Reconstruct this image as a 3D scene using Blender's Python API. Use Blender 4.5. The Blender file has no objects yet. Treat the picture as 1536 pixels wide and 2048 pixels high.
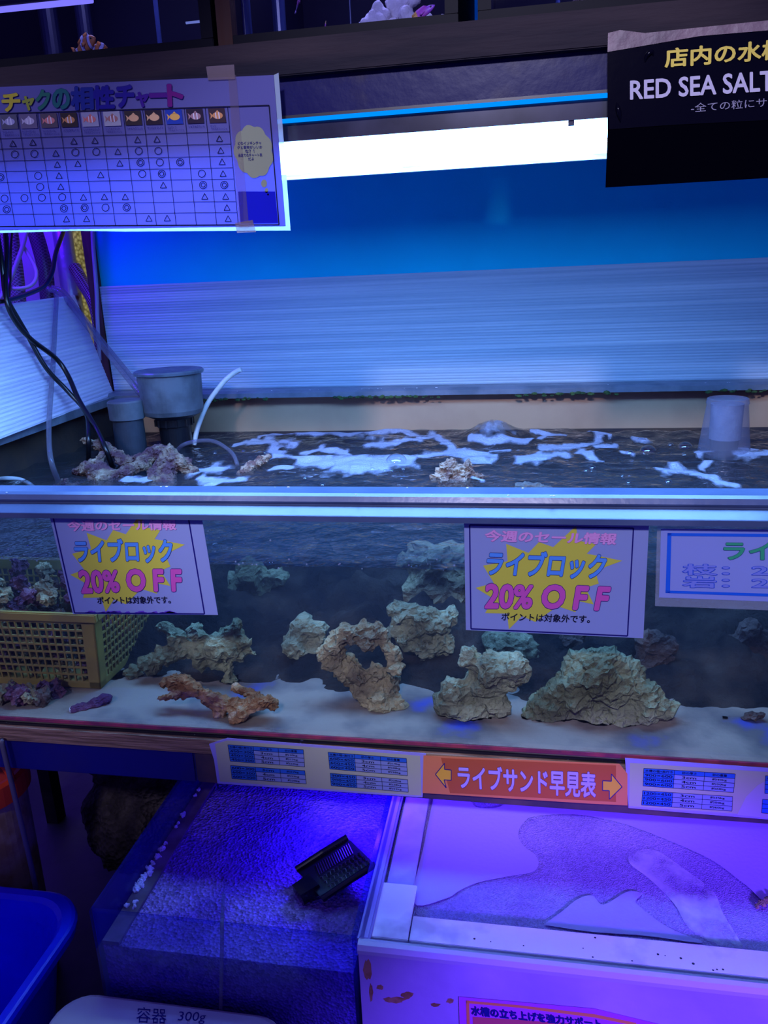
import bpy, bmesh, math, random
from mathutils import Vector, Matrix, noise
random.seed(7)
SC = bpy.context.scene
COL = SC.collection

# ------------------------------------------------------------------ camera
F = 1546.0
def nrm(v): return Vector(v).normalized()
YD = nrm((275, -469, F)); XD = Vector((8928, 84, -F)); XD = (XD - YD*XD.dot(YD)).normalized()
ZD = XD.cross(YD)
if ZD.y > 0: ZD = -ZD
R3 = Matrix((XD, YD, ZD))
EYE = Vector((0, -1.10, 1.45))
cam = bpy.data.cameras.new('camera'); camo = bpy.data.objects.new('camera', cam); COL.objects.link(camo)
rt = R3 @ Vector((1,0,0)); up = R3 @ Vector((0,-1,0)); bk = R3 @ Vector((0,0,-1))
camo.matrix_world = Matrix(((rt.x,up.x,bk.x,EYE.x),(rt.y,up.y,bk.y,EYE.y),(rt.z,up.z,bk.z,EYE.z),(0,0,0,1)))
cam.sensor_fit = 'VERTICAL'; cam.sensor_height = 36; cam.lens = F/2048*36; cam.clip_start = .02
SC.camera = camo
def ray(x, y): return R3 @ Vector((x-768, y-1024, F))
def PY(x, y, Y): d = ray(x, y); return EYE + d*((Y-EYE.y)/d.y)
def PZ(x, y, Z): d = ray(x, y); return EYE + d*((Z-EYE.z)/d.z)
def PX(x, y, X): d = ray(x, y); return EYE + d*((X-EYE.x)/d.x)
def pxm(p): return (R3.transposed() @ (p-EYE)).z / F      # metres per photo pixel at p

# ------------------------------------------------------------------ light, world, exposure
SC.view_settings.view_transform = 'Standard'; SC.view_settings.look = 'None'
SC.view_settings.exposure = 0; SC.view_settings.gamma = 1; SC.view_settings.use_curve_mapping = False
W = bpy.data.worlds.new('world'); SC.world = W; W.use_nodes = True
W.node_tree.nodes['Background'].inputs[0].default_value = (.17, .12, 1, 1)
W.node_tree.nodes['Background'].inputs[1].default_value = .36
cy = SC.cycles
cy.max_bounces = 6; cy.diffuse_bounces = 3; cy.glossy_bounces = 3; cy.transmission_bounces = 4
cy.transparent_max_bounces = 24; cy.caustics_reflective = False; cy.caustics_refractive = False
cy.sample_clamp_indirect = 6; cy.volume_bounces = 0
def area(name, loc, aim, sx, sy, col, power):
    l = bpy.data.lights.new(name, 'AREA'); l.shape = 'RECTANGLE'; l.size = sx; l.size_y = sy
    l.color = col; l.energy = power
    o = bpy.data.objects.new(name, l); COL.objects.link(o); o.location = loc
    o.rotation_euler = (Vector(aim)-Vector(loc)).to_track_quat('-Z', 'Y').to_euler()
    return o
LAMP = (4.6, 11.5, 28.0)          # white-blue light of the long lamp over the display tank
SANDLAMP = (1.05, .34, 6.5)      # violet light of the lamp bar over the sand trays
def spot(name, loc, aim, half, blend, col, power, rad):
    l = bpy.data.lights.new(name, 'SPOT'); l.color = col; l.energy = power; l.spot_size = math.radians(half*2); l.spot_blend = blend; l.shadow_soft_size = rad
    o = bpy.data.objects.new(name, l); COL.objects.link(o); o.location = loc; o.rotation_euler = (Vector(aim)-Vector(loc)).to_track_quat('-Z', 'Y').to_euler()
spot('front_fill_spot', (-.12, -2.2, 2.62), (-.06, 0, 1.35), 14.5, .30, (.66, .64, .92), 245, .10)  # unseen fill spot added for signs and chart, cone kept off the tub
spot('front_fill_spot', (-1.10, -2.2, 2.62), (-.98, 0, 1.34), 14.5, .35, (.66, .64, .92), 115, .12)  # second unseen fill spot, added to lift the dark basket end
spot('tray_fill_spot', (.62, -1.15, .98), (.24, -.24, .36), 23, .6, (.15, .05, 1), 165, .05)  # unseen violet fill spot added to brighten the large tray's front wall
area('actinic_light_corner', (-1.62, .75, 2.05), (-1.75, 1.5, 1.3), .5, .12, (.07, .0, 1), 11.0)
area('tank_light_upper_row', (-.05, .30, 2.11), (-.05, .27, 1.7), 1.5, .1, (.42, .42, 1), 9.0)

# ------------------------------------------------------------------ materials
MATS = {}
def principled(name):
    m = bpy.data.materials.new(name); m.use_nodes = True
    return m, m.node_tree, m.node_tree.nodes['Principled BSDF']
def mat(name, col, rough=.5, metal=0, spec=.5, col2=None, scale=8, lo=.4, hi=.6, bump=0, bscale=40, detail=4,
        emit=None, estr=0, col3=None, stretch=None, trans=0, sss=0, vor=False, coat=0):
    if name in MATS: return MATS[name]
    m, nt, b = principled(name); N = nt.nodes.new; L = nt.links.new
    b.inputs['Base Color'].default_value = (*col, 1); b.inputs['Roughness'].default_value = rough
    b.inputs['Metallic'].default_value = metal; b.inputs['Specular IOR Level'].default_value = spec
    b.inputs['Coat Weight'].default_value = coat
    if trans: b.inputs['Transmission Weight'].default_value = trans
    tc = N('ShaderNodeTexCoord'); mp = N('ShaderNodeMapping'); L(tc.outputs['Object'], mp.inputs[0])
    if stretch: mp.inputs['Scale'].default_value = stretch
    if col2:
        t = N('ShaderNodeTexNoise'); t.inputs['Scale'].default_value = scale; t.inputs['Detail'].default_value = detail
        L(mp.outputs[0], t.inputs[0])
        r = N('ShaderNodeValToRGB'); r.color_ramp.elements[0].position = lo; r.color_ramp.elements[1].position = hi
        r.color_ramp.elements[0].color = (*col, 1); r.color_ramp.elements[1].color = (*col2, 1)
        if col3:
            e = r.color_ramp.elements.new(min(.99, hi+.12)); e.color = (*col3, 1)
        L(t.outputs[0], r.inputs[0]); L(r.outputs[0], b.inputs['Base Color'])
    if bump:
        if vor:
            t = N('ShaderNodeTexVoronoi'); t.inputs['Scale'].default_value = bscale
        else:
            t = N('ShaderNodeTexNoise'); t.inputs['Scale'].default_value = bscale; t.inputs['Detail'].default_value = 6
        L(mp.outputs[0], t.inputs[0])
        bp = N('ShaderNodeBump'); bp.inputs['Strength'].default_value = bump; bp.inputs['Distance'].default_value = .01
        L(t.outputs[0], bp.inputs['Height']); L(bp.outputs[0], b.inputs['Normal'])
    if emit:
        b.inputs['Emission Color'].default_value = (*emit, 1); b.inputs['Emission Strength'].default_value = estr
    MATS[name] = m; return m
def lamp_mat(name, col):
    m = bpy.data.materials.new(name); m.use_nodes = True; nt = m.node_tree; nt.nodes.clear()
    e = nt.nodes.new('ShaderNodeEmission'); s = max(col); e.inputs[0].default_value = (*[c/s for c in col], 1); e.inputs[1].default_value = s
    o = nt.nodes.new('ShaderNodeOutputMaterial'); nt.links.new(e.outputs[0], o.inputs[0]); return m
def clear(name, tint=(1,1,1), ior=1.45, k=1.0, rough=.03, bump=0, bscale=30, film=0, filmcol=(.5,.5,.6)):
    """thin clear sheet: straight-through light, Fresnel gloss, optional dusty film"""
    if name in MATS: return MATS[name]
    m = bpy.data.materials.new(name); m.use_nodes = True; nt = m.node_tree; nt.nodes.clear(); N = nt.nodes.new; L = nt.links.new
    tr = N('ShaderNodeBsdfTransparent'); tr.inputs[0].default_value = (*tint, 1)
    gl = N('ShaderNodeBsdfGlossy'); gl.inputs['Roughness'].default_value = rough
    fr = N('ShaderNodeFresnel'); fr.inputs[0].default_value = ior
    mu = N('ShaderNodeMath'); mu.operation = 'MULTIPLY'; mu.inputs[1].default_value = k; mu.use_clamp = True
    ge = N('ShaderNodeNewGeometry'); fm = N('ShaderNodeMath'); fm.operation = 'SUBTRACT'; fm.inputs[0].default_value = 1; L(ge.outputs['Backfacing'], fm.inputs[1])
    f2 = N('ShaderNodeMath'); f2.operation = 'MULTIPLY'; L(fr.outputs[0], f2.inputs[0]); L(fm.outputs[0], f2.inputs[1]); L(f2.outputs[0], mu.inputs[0])
    mx = N('ShaderNodeMixShader'); L(mu.outputs[0], mx.inputs[0]); L(tr.outputs[0], mx.inputs[1]); L(gl.outputs[0], mx.inputs[2])
    if bump:
        tc = N('ShaderNodeTexCoord'); t = N('ShaderNodeTexNoise'); t.inputs['Scale'].default_value = bscale; t.inputs['Detail'].default_value = 3
        L(tc.outputs['Object'], t.inputs[0]); bp = N('ShaderNodeBump'); bp.inputs['Strength'].default_value = bump; bp.inputs['Distance'].default_value = .03
        L(t.outputs[0], bp.inputs['Height']); L(bp.outputs[0], gl.inputs['Normal']); L(bp.outputs[0], fr.inputs['Normal'])
    out = N('ShaderNodeOutputMaterial'); last = mx
    if film:
        df = N('ShaderNodeBsdfDiffuse'); df.inputs[0].default_value = (*filmcol, 1)
        tl = N('ShaderNodeBsdfTranslucent'); tl.inputs[0].default_value = (*filmcol, 1)
        ad = N('ShaderNodeMixShader'); ad.inputs[0].default_value = .5; L(df.outputs[0], ad.inputs[1]); L(tl.outputs[0], ad.inputs[2])
        m2 = N('ShaderNodeMixShader'); m2.inputs[0].default_value = film; L(mx.outputs[0], m2.inputs[1]); L(ad.outputs[0], m2.inputs[2]); last = m2
    L(last.outputs[0], out.inputs[0]); MATS[name] = m; return m
def paper(name, col, tl=.35, spec=.15):
    """printed sheet in a gloss sleeve: diffuse front, some light comes through from behind"""
    if name in MATS: return MATS[name]
    m = bpy.data.materials.new(name); m.use_nodes = True; nt = m.node_tree; nt.nodes.clear(); N = nt.nodes.new; L = nt.links.new
    d = N('ShaderNodeBsdfDiffuse'); d.inputs[0].default_value = (*col, 1)
    t = N('ShaderNodeBsdfTranslucent'); t.inputs[0].default_value = (*col, 1)
    g = N('ShaderNodeBsdfGlossy'); g.inputs['Roughness'].default_value = .25
    a = N('ShaderNodeMixShader'); a.inputs[0].default_value = tl; L(d.outputs[0], a.inputs[1]); L(t.outputs[0], a.inputs[2])
    b = N('ShaderNodeMixShader'); b.inputs[0].default_value = spec*.1; L(a.outputs[0], b.inputs[1]); L(g.outputs[0], b.inputs[2])
    o = N('ShaderNodeOutputMaterial'); L(b.outputs[0], o.inputs[0]); MATS[name] = m; return m

# ------------------------------------------------------------------ mesh helpers
class MB:
    def __init__(s): s.bm = bmesh.new()
    def face(s, pts): return s.bm.faces.new([s.bm.verts.new(p) for p in pts])
    def box(s, x0, x1, y0, y1, z0, z1, bev=0):
        v = [s.bm.verts.new((x, y, z)) for x in (x0, x1) for y in (y0, y1) for z in (z0, z1)]
        fs = [s.bm.faces.new([v[i] for i in q]) for q in ((0,1,3,2),(4,6,7,5),(0,4,5,1),(2,3,7,6),(0,2,6,4),(1,5,7,3))]
        if bev:
            es = list({e for f in fs for e in f.edges})
            bmesh.ops.bevel(s.bm, geom=es, offset=bev, segments=2, affect='EDGES')
        return s
    def hexa(s, a, b):                       # two matching 4-point loops
        va = [s.bm.verts.new(p) for p in a]; vb = [s.bm.verts.new(p) for p in b]
        s.bm.faces.new(va); s.bm.faces.new(vb[::-1])
        for i in range(len(a)): s.bm.faces.new([va[i], vb[i], vb[(i+1) % len(a)], va[(i+1) % len(a)]])
        return s
    prism = hexa
    def tube(s, path, r, seg=10, cap=True):
        path = [Vector(p) for p in path]; n = len(path); rings = []
        rr = r if hasattr(r, '__len__') else [r]*n
        t0 = (path[1]-path[0]).normalized()
        ref = Vector((0,0,1)) if abs(t0.z) < .9 else Vector((1,0,0))
        u = t0.cross(ref).normalized()
        for i, p in enumerate(path):
            t = (path[min(i+1,n-1)]-path[max(i-1,0)]).normalized()
            u = (u - t*u.dot(t)).normalized(); w = t.cross(u)
            rings.append([s.bm.verts.new(p+(u*math.cos(a)+w*math.sin(a))*rr[i]) for a in [2*math.pi*k/seg for k in range(seg)]])
        for a, b in zip(rings, rings[1:]):
            for k in range(seg): s.bm.faces.new([a[k], a[(k+1)%seg], b[(k+1)%seg], b[k]])
        if cap: s.bm.faces.new(rings[0][::-1]); s.bm.faces.new(rings[-1])
        return s
    def lathe(s, c, prof, seg=36, axis=None, close=False):
        c = Vector(c); rings = []
        for r, z in prof:
            if r < 1e-6: rings.append([s.bm.verts.new(c+Vector((0,0,z)))])
            else: rings.append([s.bm.verts.new(c+Vector((r*math.cos(2*math.pi*k/seg), r*math.sin(2*math.pi*k/seg), z))) for k in range(seg)])
        for a, b in zip(rings, rings[1:]):
            if len(a) == 1 and len(b) == 1: continue
            for k in range(seg):
                if len(a) == 1: s.bm.faces.new([a[0], b[k], b[(k+1)%seg]])
                elif len(b) == 1: s.bm.faces.new([a[k], b[0], a[(k+1)%seg]])
                else: s.bm.faces.new([a[k], b[k], b[(k+1)%seg], a[(k+1)%seg]])
        return s
    def ball(s, c, r, sub=2, sc=(1,1,1)):
        m = Matrix.Translation(Vector(c)) @ Matrix.Diagonal((*[r*k for k in sc], 1))
        bmesh.ops.create_icosphere(s.bm, subdivisions=sub, radius=1, matrix=m); return s
    def mesh(s, name):
        bmesh.ops.recalc_face_normals(s.bm, faces=s.bm.faces)
        me = bpy.data.meshes.new(name); s.bm.to_mesh(me); s.bm.free(); return me
def wloc(o):
    v = Vector((0,0,0))
    while o: v = v + o.location; o = o.parent
    return v
def tag(o, label=None, cat=None, group=None, kind=None):
    if label: o['label'] = label
    if cat: o['category'] = cat
    if group: o['group'] = group
    if kind: o['kind'] = kind
    return o
def put(name, me, m, parent=None, smooth=False, label=None, cat=None, group=None, kind=None):
    """link one mesh (in world coordinates) as ONE object, a part when it has a parent"""
    if isinstance(me, MB): me = me.mesh(name)
    me.materials.append(m)
    if smooth:
        for p in me.polygons: p.use_smooth = True
    o = bpy.data.objects.new(name, me); COL.objects.link(o)
    if parent is not None:
        off = wloc(parent); o.parent = parent
        me.transform(Matrix.Translation(-off))
        if parent.get('group') is None and False: pass
    else:
        xs = [v.co.x for v in me.vertices]; ys = [v.co.y for v in me.vertices]; zs = [v.co.z for v in me.vertices]
        b = Vector(((min(xs)+max(xs))/2, (min(ys)+max(ys))/2, min(zs)))
        me.transform(Matrix.Translation(-b)); o.location = b
    return tag(o, label, cat, group, kind)
def thing(name, label, cat, loc, group=None):
    o = bpy.data.objects.new(name, None); COL.objects.link(o); o.location = loc; o.empty_display_size = .05
    return tag(o, label, cat, group)
def spline(pts, n=8):
    P = [Vector(p) for p in pts]; P = [P[0]*2-P[1]] + P + [P[-1]*2-P[-2]]; out = []
    for i in range(1, len(P)-2):
        a, b, c, d = P[i-1:i+3]
        for k in range(n):
            t = k/n
            out.append(.5*((2*b)+(c-a)*t+(2*a-5*b+4*c-d)*t*t+(3*b-a-3*c+d)*t**3))
    out.append(P[-2]); return out

# flat sheets: outlines given where they lie on a plane Y = const
def bil(q, u, v):
    a = (q[0][0]+(q[1][0]-q[0][0])*u, q[0][1]+(q[1][1]-q[0][1])*u)
    b = (q[3][0]+(q[2][0]-q[3][0])*u, q[3][1]+(q[2][1]-q[3][1])*u)
    return a[0]+(b[0]-a[0])*v, a[1]+(b[1]-a[1])*v
def inv_bil(q, x, y):
    u = v = .5
    for _ in range(20):
        X, Y = bil(q, u, v); e = 1e-4
        Xu, Yu = bil(q, u+e, v); Xv, Yv = bil(q, u, v+e)
        a, b, c, d = (Xu-X)/e, (Xv-X)/e, (Yu-Y)/e, (Yv-Y)/e; D = a*d-b*c
        u += (d*(x-X)-b*(y-Y))/D; v += (-c*(x-X)+a*(y-Y))/D
    return u, v
def plate(name, poly, Y, th, m, parent=None, **k):
    b = MB(); a = [PY(x, y, Y) for x, y in poly]; b.prism(a, [p+Vector((0, th, 0)) for p in a]); return put(name, b, m, parent, **k)
def flats(name, polys, Y, m, parent, th=.00015):
    b = MB()
    for poly in polys:
        a = [PY(x, y, Y) for x, y in poly]; b.prism(a, [p+Vector((0, th, 0)) for p in a])
    return put(name, b, m, parent)
def seg_quad(p, q, w):
    dx, dy = q[0]-p[0], q[1]-p[1]; l = math.hypot(dx, dy) or 1; nx, ny = -dy/l*w/2, dx/l*w/2
    return [(p[0]+nx, p[1]+ny), (q[0]+nx, q[1]+ny), (q[0]-nx, q[1]-ny), (p[0]-nx, p[1]-ny)]
def loop_quads(pts, w, closed=True):
    n = len(pts); return [seg_quad(pts[i], pts[(i+1) % n], w) for i in range(n if closed else n-1)]
_tcache = {}
def text_mesh2d(s, bold, shear=0, space=1.0):
    key = (s, bold, shear, space)
    if key in _tcache: return _tcache[key]
    if bold > 0:                             # a heavier weight: the strokes thickened evenly all round
        v0, f0, _ = text_mesh2d(s, 0, shear, space); n = len(v0); vs, fs, ds = list(v0), list(f0), [0]*n; k = 8 if bold < .04 else 12
        for i in range(k):
            a = 2*math.pi*i/k; o = len(vs)
            vs += [(x+bold*math.cos(a), y+bold*math.sin(a)) for x, y in v0]; fs += [tuple(j+o for j in f) for f in f0]; ds += [(i+1)*6e-6]*n
        _tcache[key] = (vs, fs, ds); return _tcache[key]
    bold = 0
    cu = bpy.data.curves.new('text', 'FONT'); cu.body = s; cu.size = 1; cu.offset = bold; cu.resolution_u = 3; cu.shear = shear
    cu.space_character = space; cu.fill_mode = 'FRONT'
    o = bpy.data.objects.new('text', cu); COL.objects.link(o)
    dg = bpy.context.evaluated_depsgraph_get(); me = bpy.data.meshes.new_from_object(o.evaluated_get(dg))
    vs = [(v.co.x, v.co.y) for v in me.vertices]; fs = [tuple(p.vertices) for p in me.polygons]
    bpy.data.objects.remove(o); bpy.data.curves.remove(cu); bpy.data.meshes.remove(me)
    _tcache[key] = (vs, fs, [0]*len(vs)); return _tcache[key]
def lettering(name, s, quad, Y, m, parent, bold=.0, outline=None, ow=.02, shear=0, mapper=None, eps=.0003, space=1.0):
    """words printed on a sheet: glyphs fitted into the quad they fill on the sheet"""
    mapper = mapper or (lambda x, y, d: PY(x, y, Y-d))
    vs, fs, ds = text_mesh2d(s, bold, shear, space)
    x0 = min(v[0] for v in vs); x1 = max(v[0] for v in vs); y0 = min(v[1] for v in vs); y1 = max(v[1] for v in vs)
    def build(nm, vv, ff, dd, d, mm, par):
        me = bpy.data.meshes.new(nm)
        P = [mapper(*bil(quad, (x-x0)/(x1-x0), (y1-y)/(y1-y0)), d+e_) for (x, y), e_ in zip(vv, dd)]
        me.from_pydata(P, [], ff); return put(nm, me, mm, par)
    o = build(name, vs, fs, ds, eps*2, m, parent)
    if outline:
        v2, f2, d2 = text_mesh2d(s, bold+ow, shear, space); build(name.replace('_text', '')+'_outline', v2, f2, d2, eps, outline, o)
    return o
def blobmesh(name, blobs, voxel=.006, amp=.10, seed=0, floor=None, fine=1.0, sub=2):
    """union of rounded lumps, voxel-fused and roughened: a porous stone"""
    b = MB()
    for c, r in blobs: b.ball(c, r, sub)
    me = b.mesh('lump'); o = bpy.data.objects.new('lump', me); COL.objects.link(o)
    md = o.modifiers.new('r', 'REMESH'); md.mode = 'VOXEL'; md.voxel_size = voxel
    dg = bpy.context.evaluated_depsgraph_get(); m2 = bpy.data.meshes.new_from_object(o.evaluated_get(dg))
    bpy.data.objects.remove(o); bpy.data.meshes.remove(me)
    R = sum(r for c, r in blobs)/len(blobs); sv = Vector((seed*3.1, seed*1.7, seed*2.3))
    nr = [v.normal.copy() for v in m2.vertices]
    for v, n in zip(m2.vertices, nr):
        p = v.co
        h = noise.noise(p/(R*1.1)+sv)*1.3 + noise.noise(p/(R*.45)+sv)*.8*fine - abs(noise.noise(p/(R*.25)+sv))*.9*fine + noise.noise(p/(R*.12)+sv)*.30*fine
        v.co = p + n*h*R*amp*3
        if floor is not None and v.co.z < floor: v.co.z = floor
    m2.name = name; return m2
def blobs_px(lst, Y, jit=.35, seed=1):
    rnd = random.Random(seed); out = []
    for x, y, r in lst:
        p = PY(x, y, Y); s = pxm(p); out.append((PY(x, y, Y+rnd.uniform(-jit, jit)*r*s), r*s))
    return out

# ------------------------------------------------------------------ palette
M_white = paper('lavender_paper', (.33, .40, .70), .30)
M_chart = paper('chart_paper', (.235, .235, .56), .55)
M_cream = paper('cream_paper', (.52, .54, .36), .15)
M_orange = paper('orange_paper', (.85, .27, .10), .15)
M_yellow = paper('yellow_ink', (.64, .62, .08), .2)
M_navy = paper('navy_ink', (.015, .012, .16), .1)
M_black = paper('black_ink', (.012, .012, .03), .05)
M_pink = paper('pink_ink', (.62, .10, .45), .15); M_pale = paper('pale_pink_ink', (.75, .36, .70), .2)
M_sky = paper('sky_blue_ink', (.10, .33, .85), .2); M_blue = paper('blue_ink', (.02, .07, .72), .2)
M_mid = paper('table_blue_ink', (.03, .14, .60), .1); M_green = paper('green_ink', (.05, .42, .22), .2)
M_purple = paper('purple_ink', (.45, .12, .55), .15); M_lilac = paper('lilac_ink', (.60, .45, .85), .15); M_gold = paper('gold_ink', (.90, .50, .05), .1)
M_film = clear('sleeve_film', (.98, .98, 1), 1.45, 1, .1, film=.22, filmcol=(.75, .8, .9))
M_tape = clear('old_tape', (.9, .85, .8), 1.45, 1, .2, film=.35, filmcol=(.5, .4, .4))
M_glass = clear('tank_glass', (.93, .96, .98), 1.45, 1, .02)
M_rim = mat('rim_acrylic', (.055, .085, .17), .33, 0, .6, col2=(.08, .115, .21), scale=9, bump=.05, bscale=60)
M_rimtop = mat('rim_grey_plastic', (.11, .14, .18), .35, 0, .4, col2=(.17, .20, .25), scale=14, bump=.1, bscale=80)
M_grey = mat('grey_pvc', (.060, .070, .085), .45, 0, .5, col2=(.12, .14, .17), scale=12, bump=.1, bscale=60)
M_dkgrey = mat('dark_grey_pvc', (.045, .055, .075), .4, 0, .5, col2=(.08, .09, .11), scale=10, bump=.1, bscale=50)
M_blk = mat('black_plastic', (.006, .006, .010), .35)
M_blackpaint = mat('black_frame', (.004, .004, .008), .5, 0, .08)
M_beige = mat('beige_inner_wall', (.50, .32, .19), .6, col2=(.38, .23, .14), scale=5, lo=.42, hi=.75, bump=.1, bscale=30)
M_algae = mat('green_algae', (.015, .05, .012), .8, col2=(.05, .10, .02), scale=60)
M_murk = mat('algae_covered_wall', (.035, .025, .030), .8, col2=(.075, .045, .03), scale=6, bump=.2, bscale=40)
M_ply = mat('plywood', (.16, .09, .05), .8, col2=(.36, .22, .13), scale=40, stretch=(.3, 1, 9), bump=.4, bscale=90)
M_beam = mat('blue_painted_beam', (.004, .004, .13), .5, col2=(.02, .015, .09), scale=7, lo=.5, hi=.75, bump=.1)

# ------------------------------------------------------------------ setting
def wall(name, x0, x1, y0, y1, z0, z1, m):
    return put(name, MB().box(x0, x1, y0, y1, z0, z1), m, kind='structure')
M_floor = mat('wet_concrete_floor', (.05, .05, .055), .4, col2=(.09, .085, .09), scale=5, bump=.1)
wall('floor', -3, 3, -3.6, 1.62, -.1, 0, M_floor)
wall('wall_back', -1.285, 1.75, 1.215, 1.28, .6, 2.75, mat('teal_wall_panel', (.003, .64, .82), .75, 0, .1, col2=(.004, .58, .76), scale=2.5, bump=.05, bscale=120))
wall('wall_left', -3.0, -1.55, 1.5, 1.56, 0, 2.75, mat('pale_left_wall', (.6, .55, .65), .7))
wall('wall_dark', -3.0, 3.0, 1.6, 1.66, 0, 2.75, mat('dark_back_wall', (.05, .045, .05), .8))
trim = MB().box(-1.315, -1.283, 1.195, 1.225, 0, 2.4); put('trim_1', trim, mat('reddish_wood_stud', (.06, .020, .018), .6, col2=(.09, .03, .025), scale=20, stretch=(6, 6, .4)), kind='structure')
m, nt, b = principled('frosted_window')
b.inputs['Base Color'].default_value = (.25, .22, .06, 1); b.inputs['Roughness'].default_value = .25
vt = nt.nodes.new('ShaderNodeTexVoronoi'); vt.inputs['Scale'].default_value = 95
tc = nt.nodes.new('ShaderNodeTexCoord'); nt.links.new(tc.outputs['Object'], vt.inputs[0])
rp = nt.nodes.new('ShaderNodeValToRGB'); rp.color_ramp.elements[0].color = (.62, .56, .20, 1); rp.color_ramp.elements[1].color = (.14, .11, .02, 1)
rp.color_ramp.elements[1].position = .75
nt.links.new(vt.outputs[0], rp.inputs[0]); nt.links.new(rp.outputs[0], b.inputs['Emission Color']); b.inputs['Emission Strength'].default_value = .55
bp = nt.nodes.new('ShaderNodeBump'); bp.inputs['Strength'].default_value = .6; nt.links.new(vt.outputs[0], bp.inputs['Height']); nt.links.new(bp.outputs[0], b.inputs['Normal'])
put('window_1', MB().box(PY(134, 460, 1.44).x, -1.2, 1.44, 1.45, .9, 2.1), m, kind='structure')

# ------------------------------------------------------------------ display tank
ZW, ZF = 1.024, .727
XL, XR = -1.27, .98
tank = thing('display_tank', 'long shallow live-rock tank with grey plastic rims, sitting on the plywood board', 'fish tank', (-.15, .6, .70))
put('front_pane', MB().box(XL, XR, 0, .012, .712, 1.125), M_glass, tank)
b = MB()                                   # front rim: channel section with a flange over the water
prof = [(-.0225, 1.110), (-.023, 1.1185), (-.0215, 1.1195), (-.003, 1.1280), (.003, 1.1285), (.003, 1.131), (.001, 1.1315), (-.001, 1.135), (.003, 1.1425), (.011, 1.1455), (.020, 1.1405), (.070, 1.1400), (.075, 1.138), (.075, 1.131), (.014, 1.130), (.013, 1.112), (-.0005, 1.112), (-.0005, 1.111)]
b.prism([(XL-.01, y, z) for y, z in prof], [(XR, y, z) for y, z in prof]); put('front_rim', b, M_rim, tank)
b = MB(); prof = [(1.115, 1.150), (1.115, 1.136), (1.165, 1.134), (1.185, 1.134), (1.185, 1.157), (1.13, 1.156)]
b.prism([(XL, y, z) for y, z in prof], [(XR, y, z) for y, z in prof]); put('back_rim', b, M_rimtop, tank)
b = MB(); a = [(-1.172, .0, 1.118), (-1.236, 1.115, 1.125), (-1.275, 1.115, 1.125), (-1.275, .0, 1.118)]
b.prism(a, [(x, y, z+.022) for x, y, z in a]); put('side_rim', b, M_rimtop, tank)
put('back_panel', MB().box(XL, XR, 1.165, 1.185, ZF, 1.136), M_beige, tank)
put('side_panel', MB().box(XL-.012, XL, .0, 1.185, .712, 1.12), M_murk, tank)
put('side_panel', MB().box(XR, XR+.012, .0, 1.185, .712, 1.14), M_murk, tank)
put('base', MB().box(XL, XR, .0, 1.165, .715, ZF), mat('tank_floor', (.33, .26, .18), .6, col2=(.15, .12, .10), scale=7, lo=.46, hi=.60, bump=.25, bscale=50, col3=(.03, .05, .40), detail=8), tank)
put('algae_coat', MB().box(XL+.002, XR-.002, 1.158, 1.1645, ZF+.002, ZW+.002), M_murk, tank)
put('bottom_trim', MB().box(XL, XR, -.003, -.0005, .7205, .7265), mat('red_tape', (.38, .05, .09), .5, col2=(.2, .03, .08), scale=30), tank)
b = MB().box(XL, XR, -.004, -.0005, .7115, .7165)
put('bottom_seam', b, mat('wet_black_seal', (.012, .012, .02), .15, col2=(.10, .11, .2), scale=60, lo=.66, hi=.72), tank)
b = MB(); rnd = random.Random(3)
for i in range(150):
    x = rnd.uniform(-.95, .7)
    if noise.noise(Vector((x*4, 0, 0))) > -.1: b.ball((x, 1.114+rnd.uniform(-.002, .002), 1.1355+rnd.uniform(-.006, .002)), rnd.uniform(.0025, .0065), 1, (1.6, .6, .8))
put('algae', b, M_algae, tank, kind='stuff')
b = MB()
for i in range(60):
    x = rnd.uniform(-1.2, .7); b.ball((x, rnd.choice((.002, 1.12)), 1.146 if rnd.random() < .3 else 1.157), rnd.uniform(.0006, .002), 1, (1.5, 1, .6))
put('salt_crust', b, mat('salt', (.7, .7, .75), .6), tank, kind='stuff')

b = MB(); rnd = random.Random(44)
for i in range(70):
    x = rnd.uniform(-.95, .36); z = ZW+abs(rnd.gauss(0, .022)) if i % 3 else ZW+rnd.uniform(-.004, .006)
    if z < 1.105: b.ball((x, .0125, z), rnd.uniform(.0007, .0021), 1, (1, .4, 1))
put('droplet', b, clear('droplet', (.95, .96, 1), 1.4, 2, .05, film=.35, filmcol=(.8, .82, .9)), tank, kind='stuff')
# stand: board, beams, legs
stand = thing('tank_stand', 'plywood topped stand with a blue painted front beam under the display tank', 'stand', (-.15, .6, 0))
put('board', MB().box(-1.290, 1.055, -.012, 1.2, .684, .7115), M_ply, stand)
put('front_beam', MB().box(-1.290, -.555, -.004, .034, .618, .684, .003), M_beam, stand)
put('front_beam', MB().box(-.555, 1.055, -.004, .034, .618, .684, .003), mat('bare_beam', (.11, .06, .055), .8, col2=(.05, .03, .05), scale=14), stand)
put('rear_beam', MB().box(-1.290, 1.055, 1.12, 1.17, .60, .684), M_beam, stand)
for x in (-1.285, .99):
    for y in (.14, 1.06): put('leg', MB().box(x, x+.06, y, y+.05, 0, .62), M_blk, stand)

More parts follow.
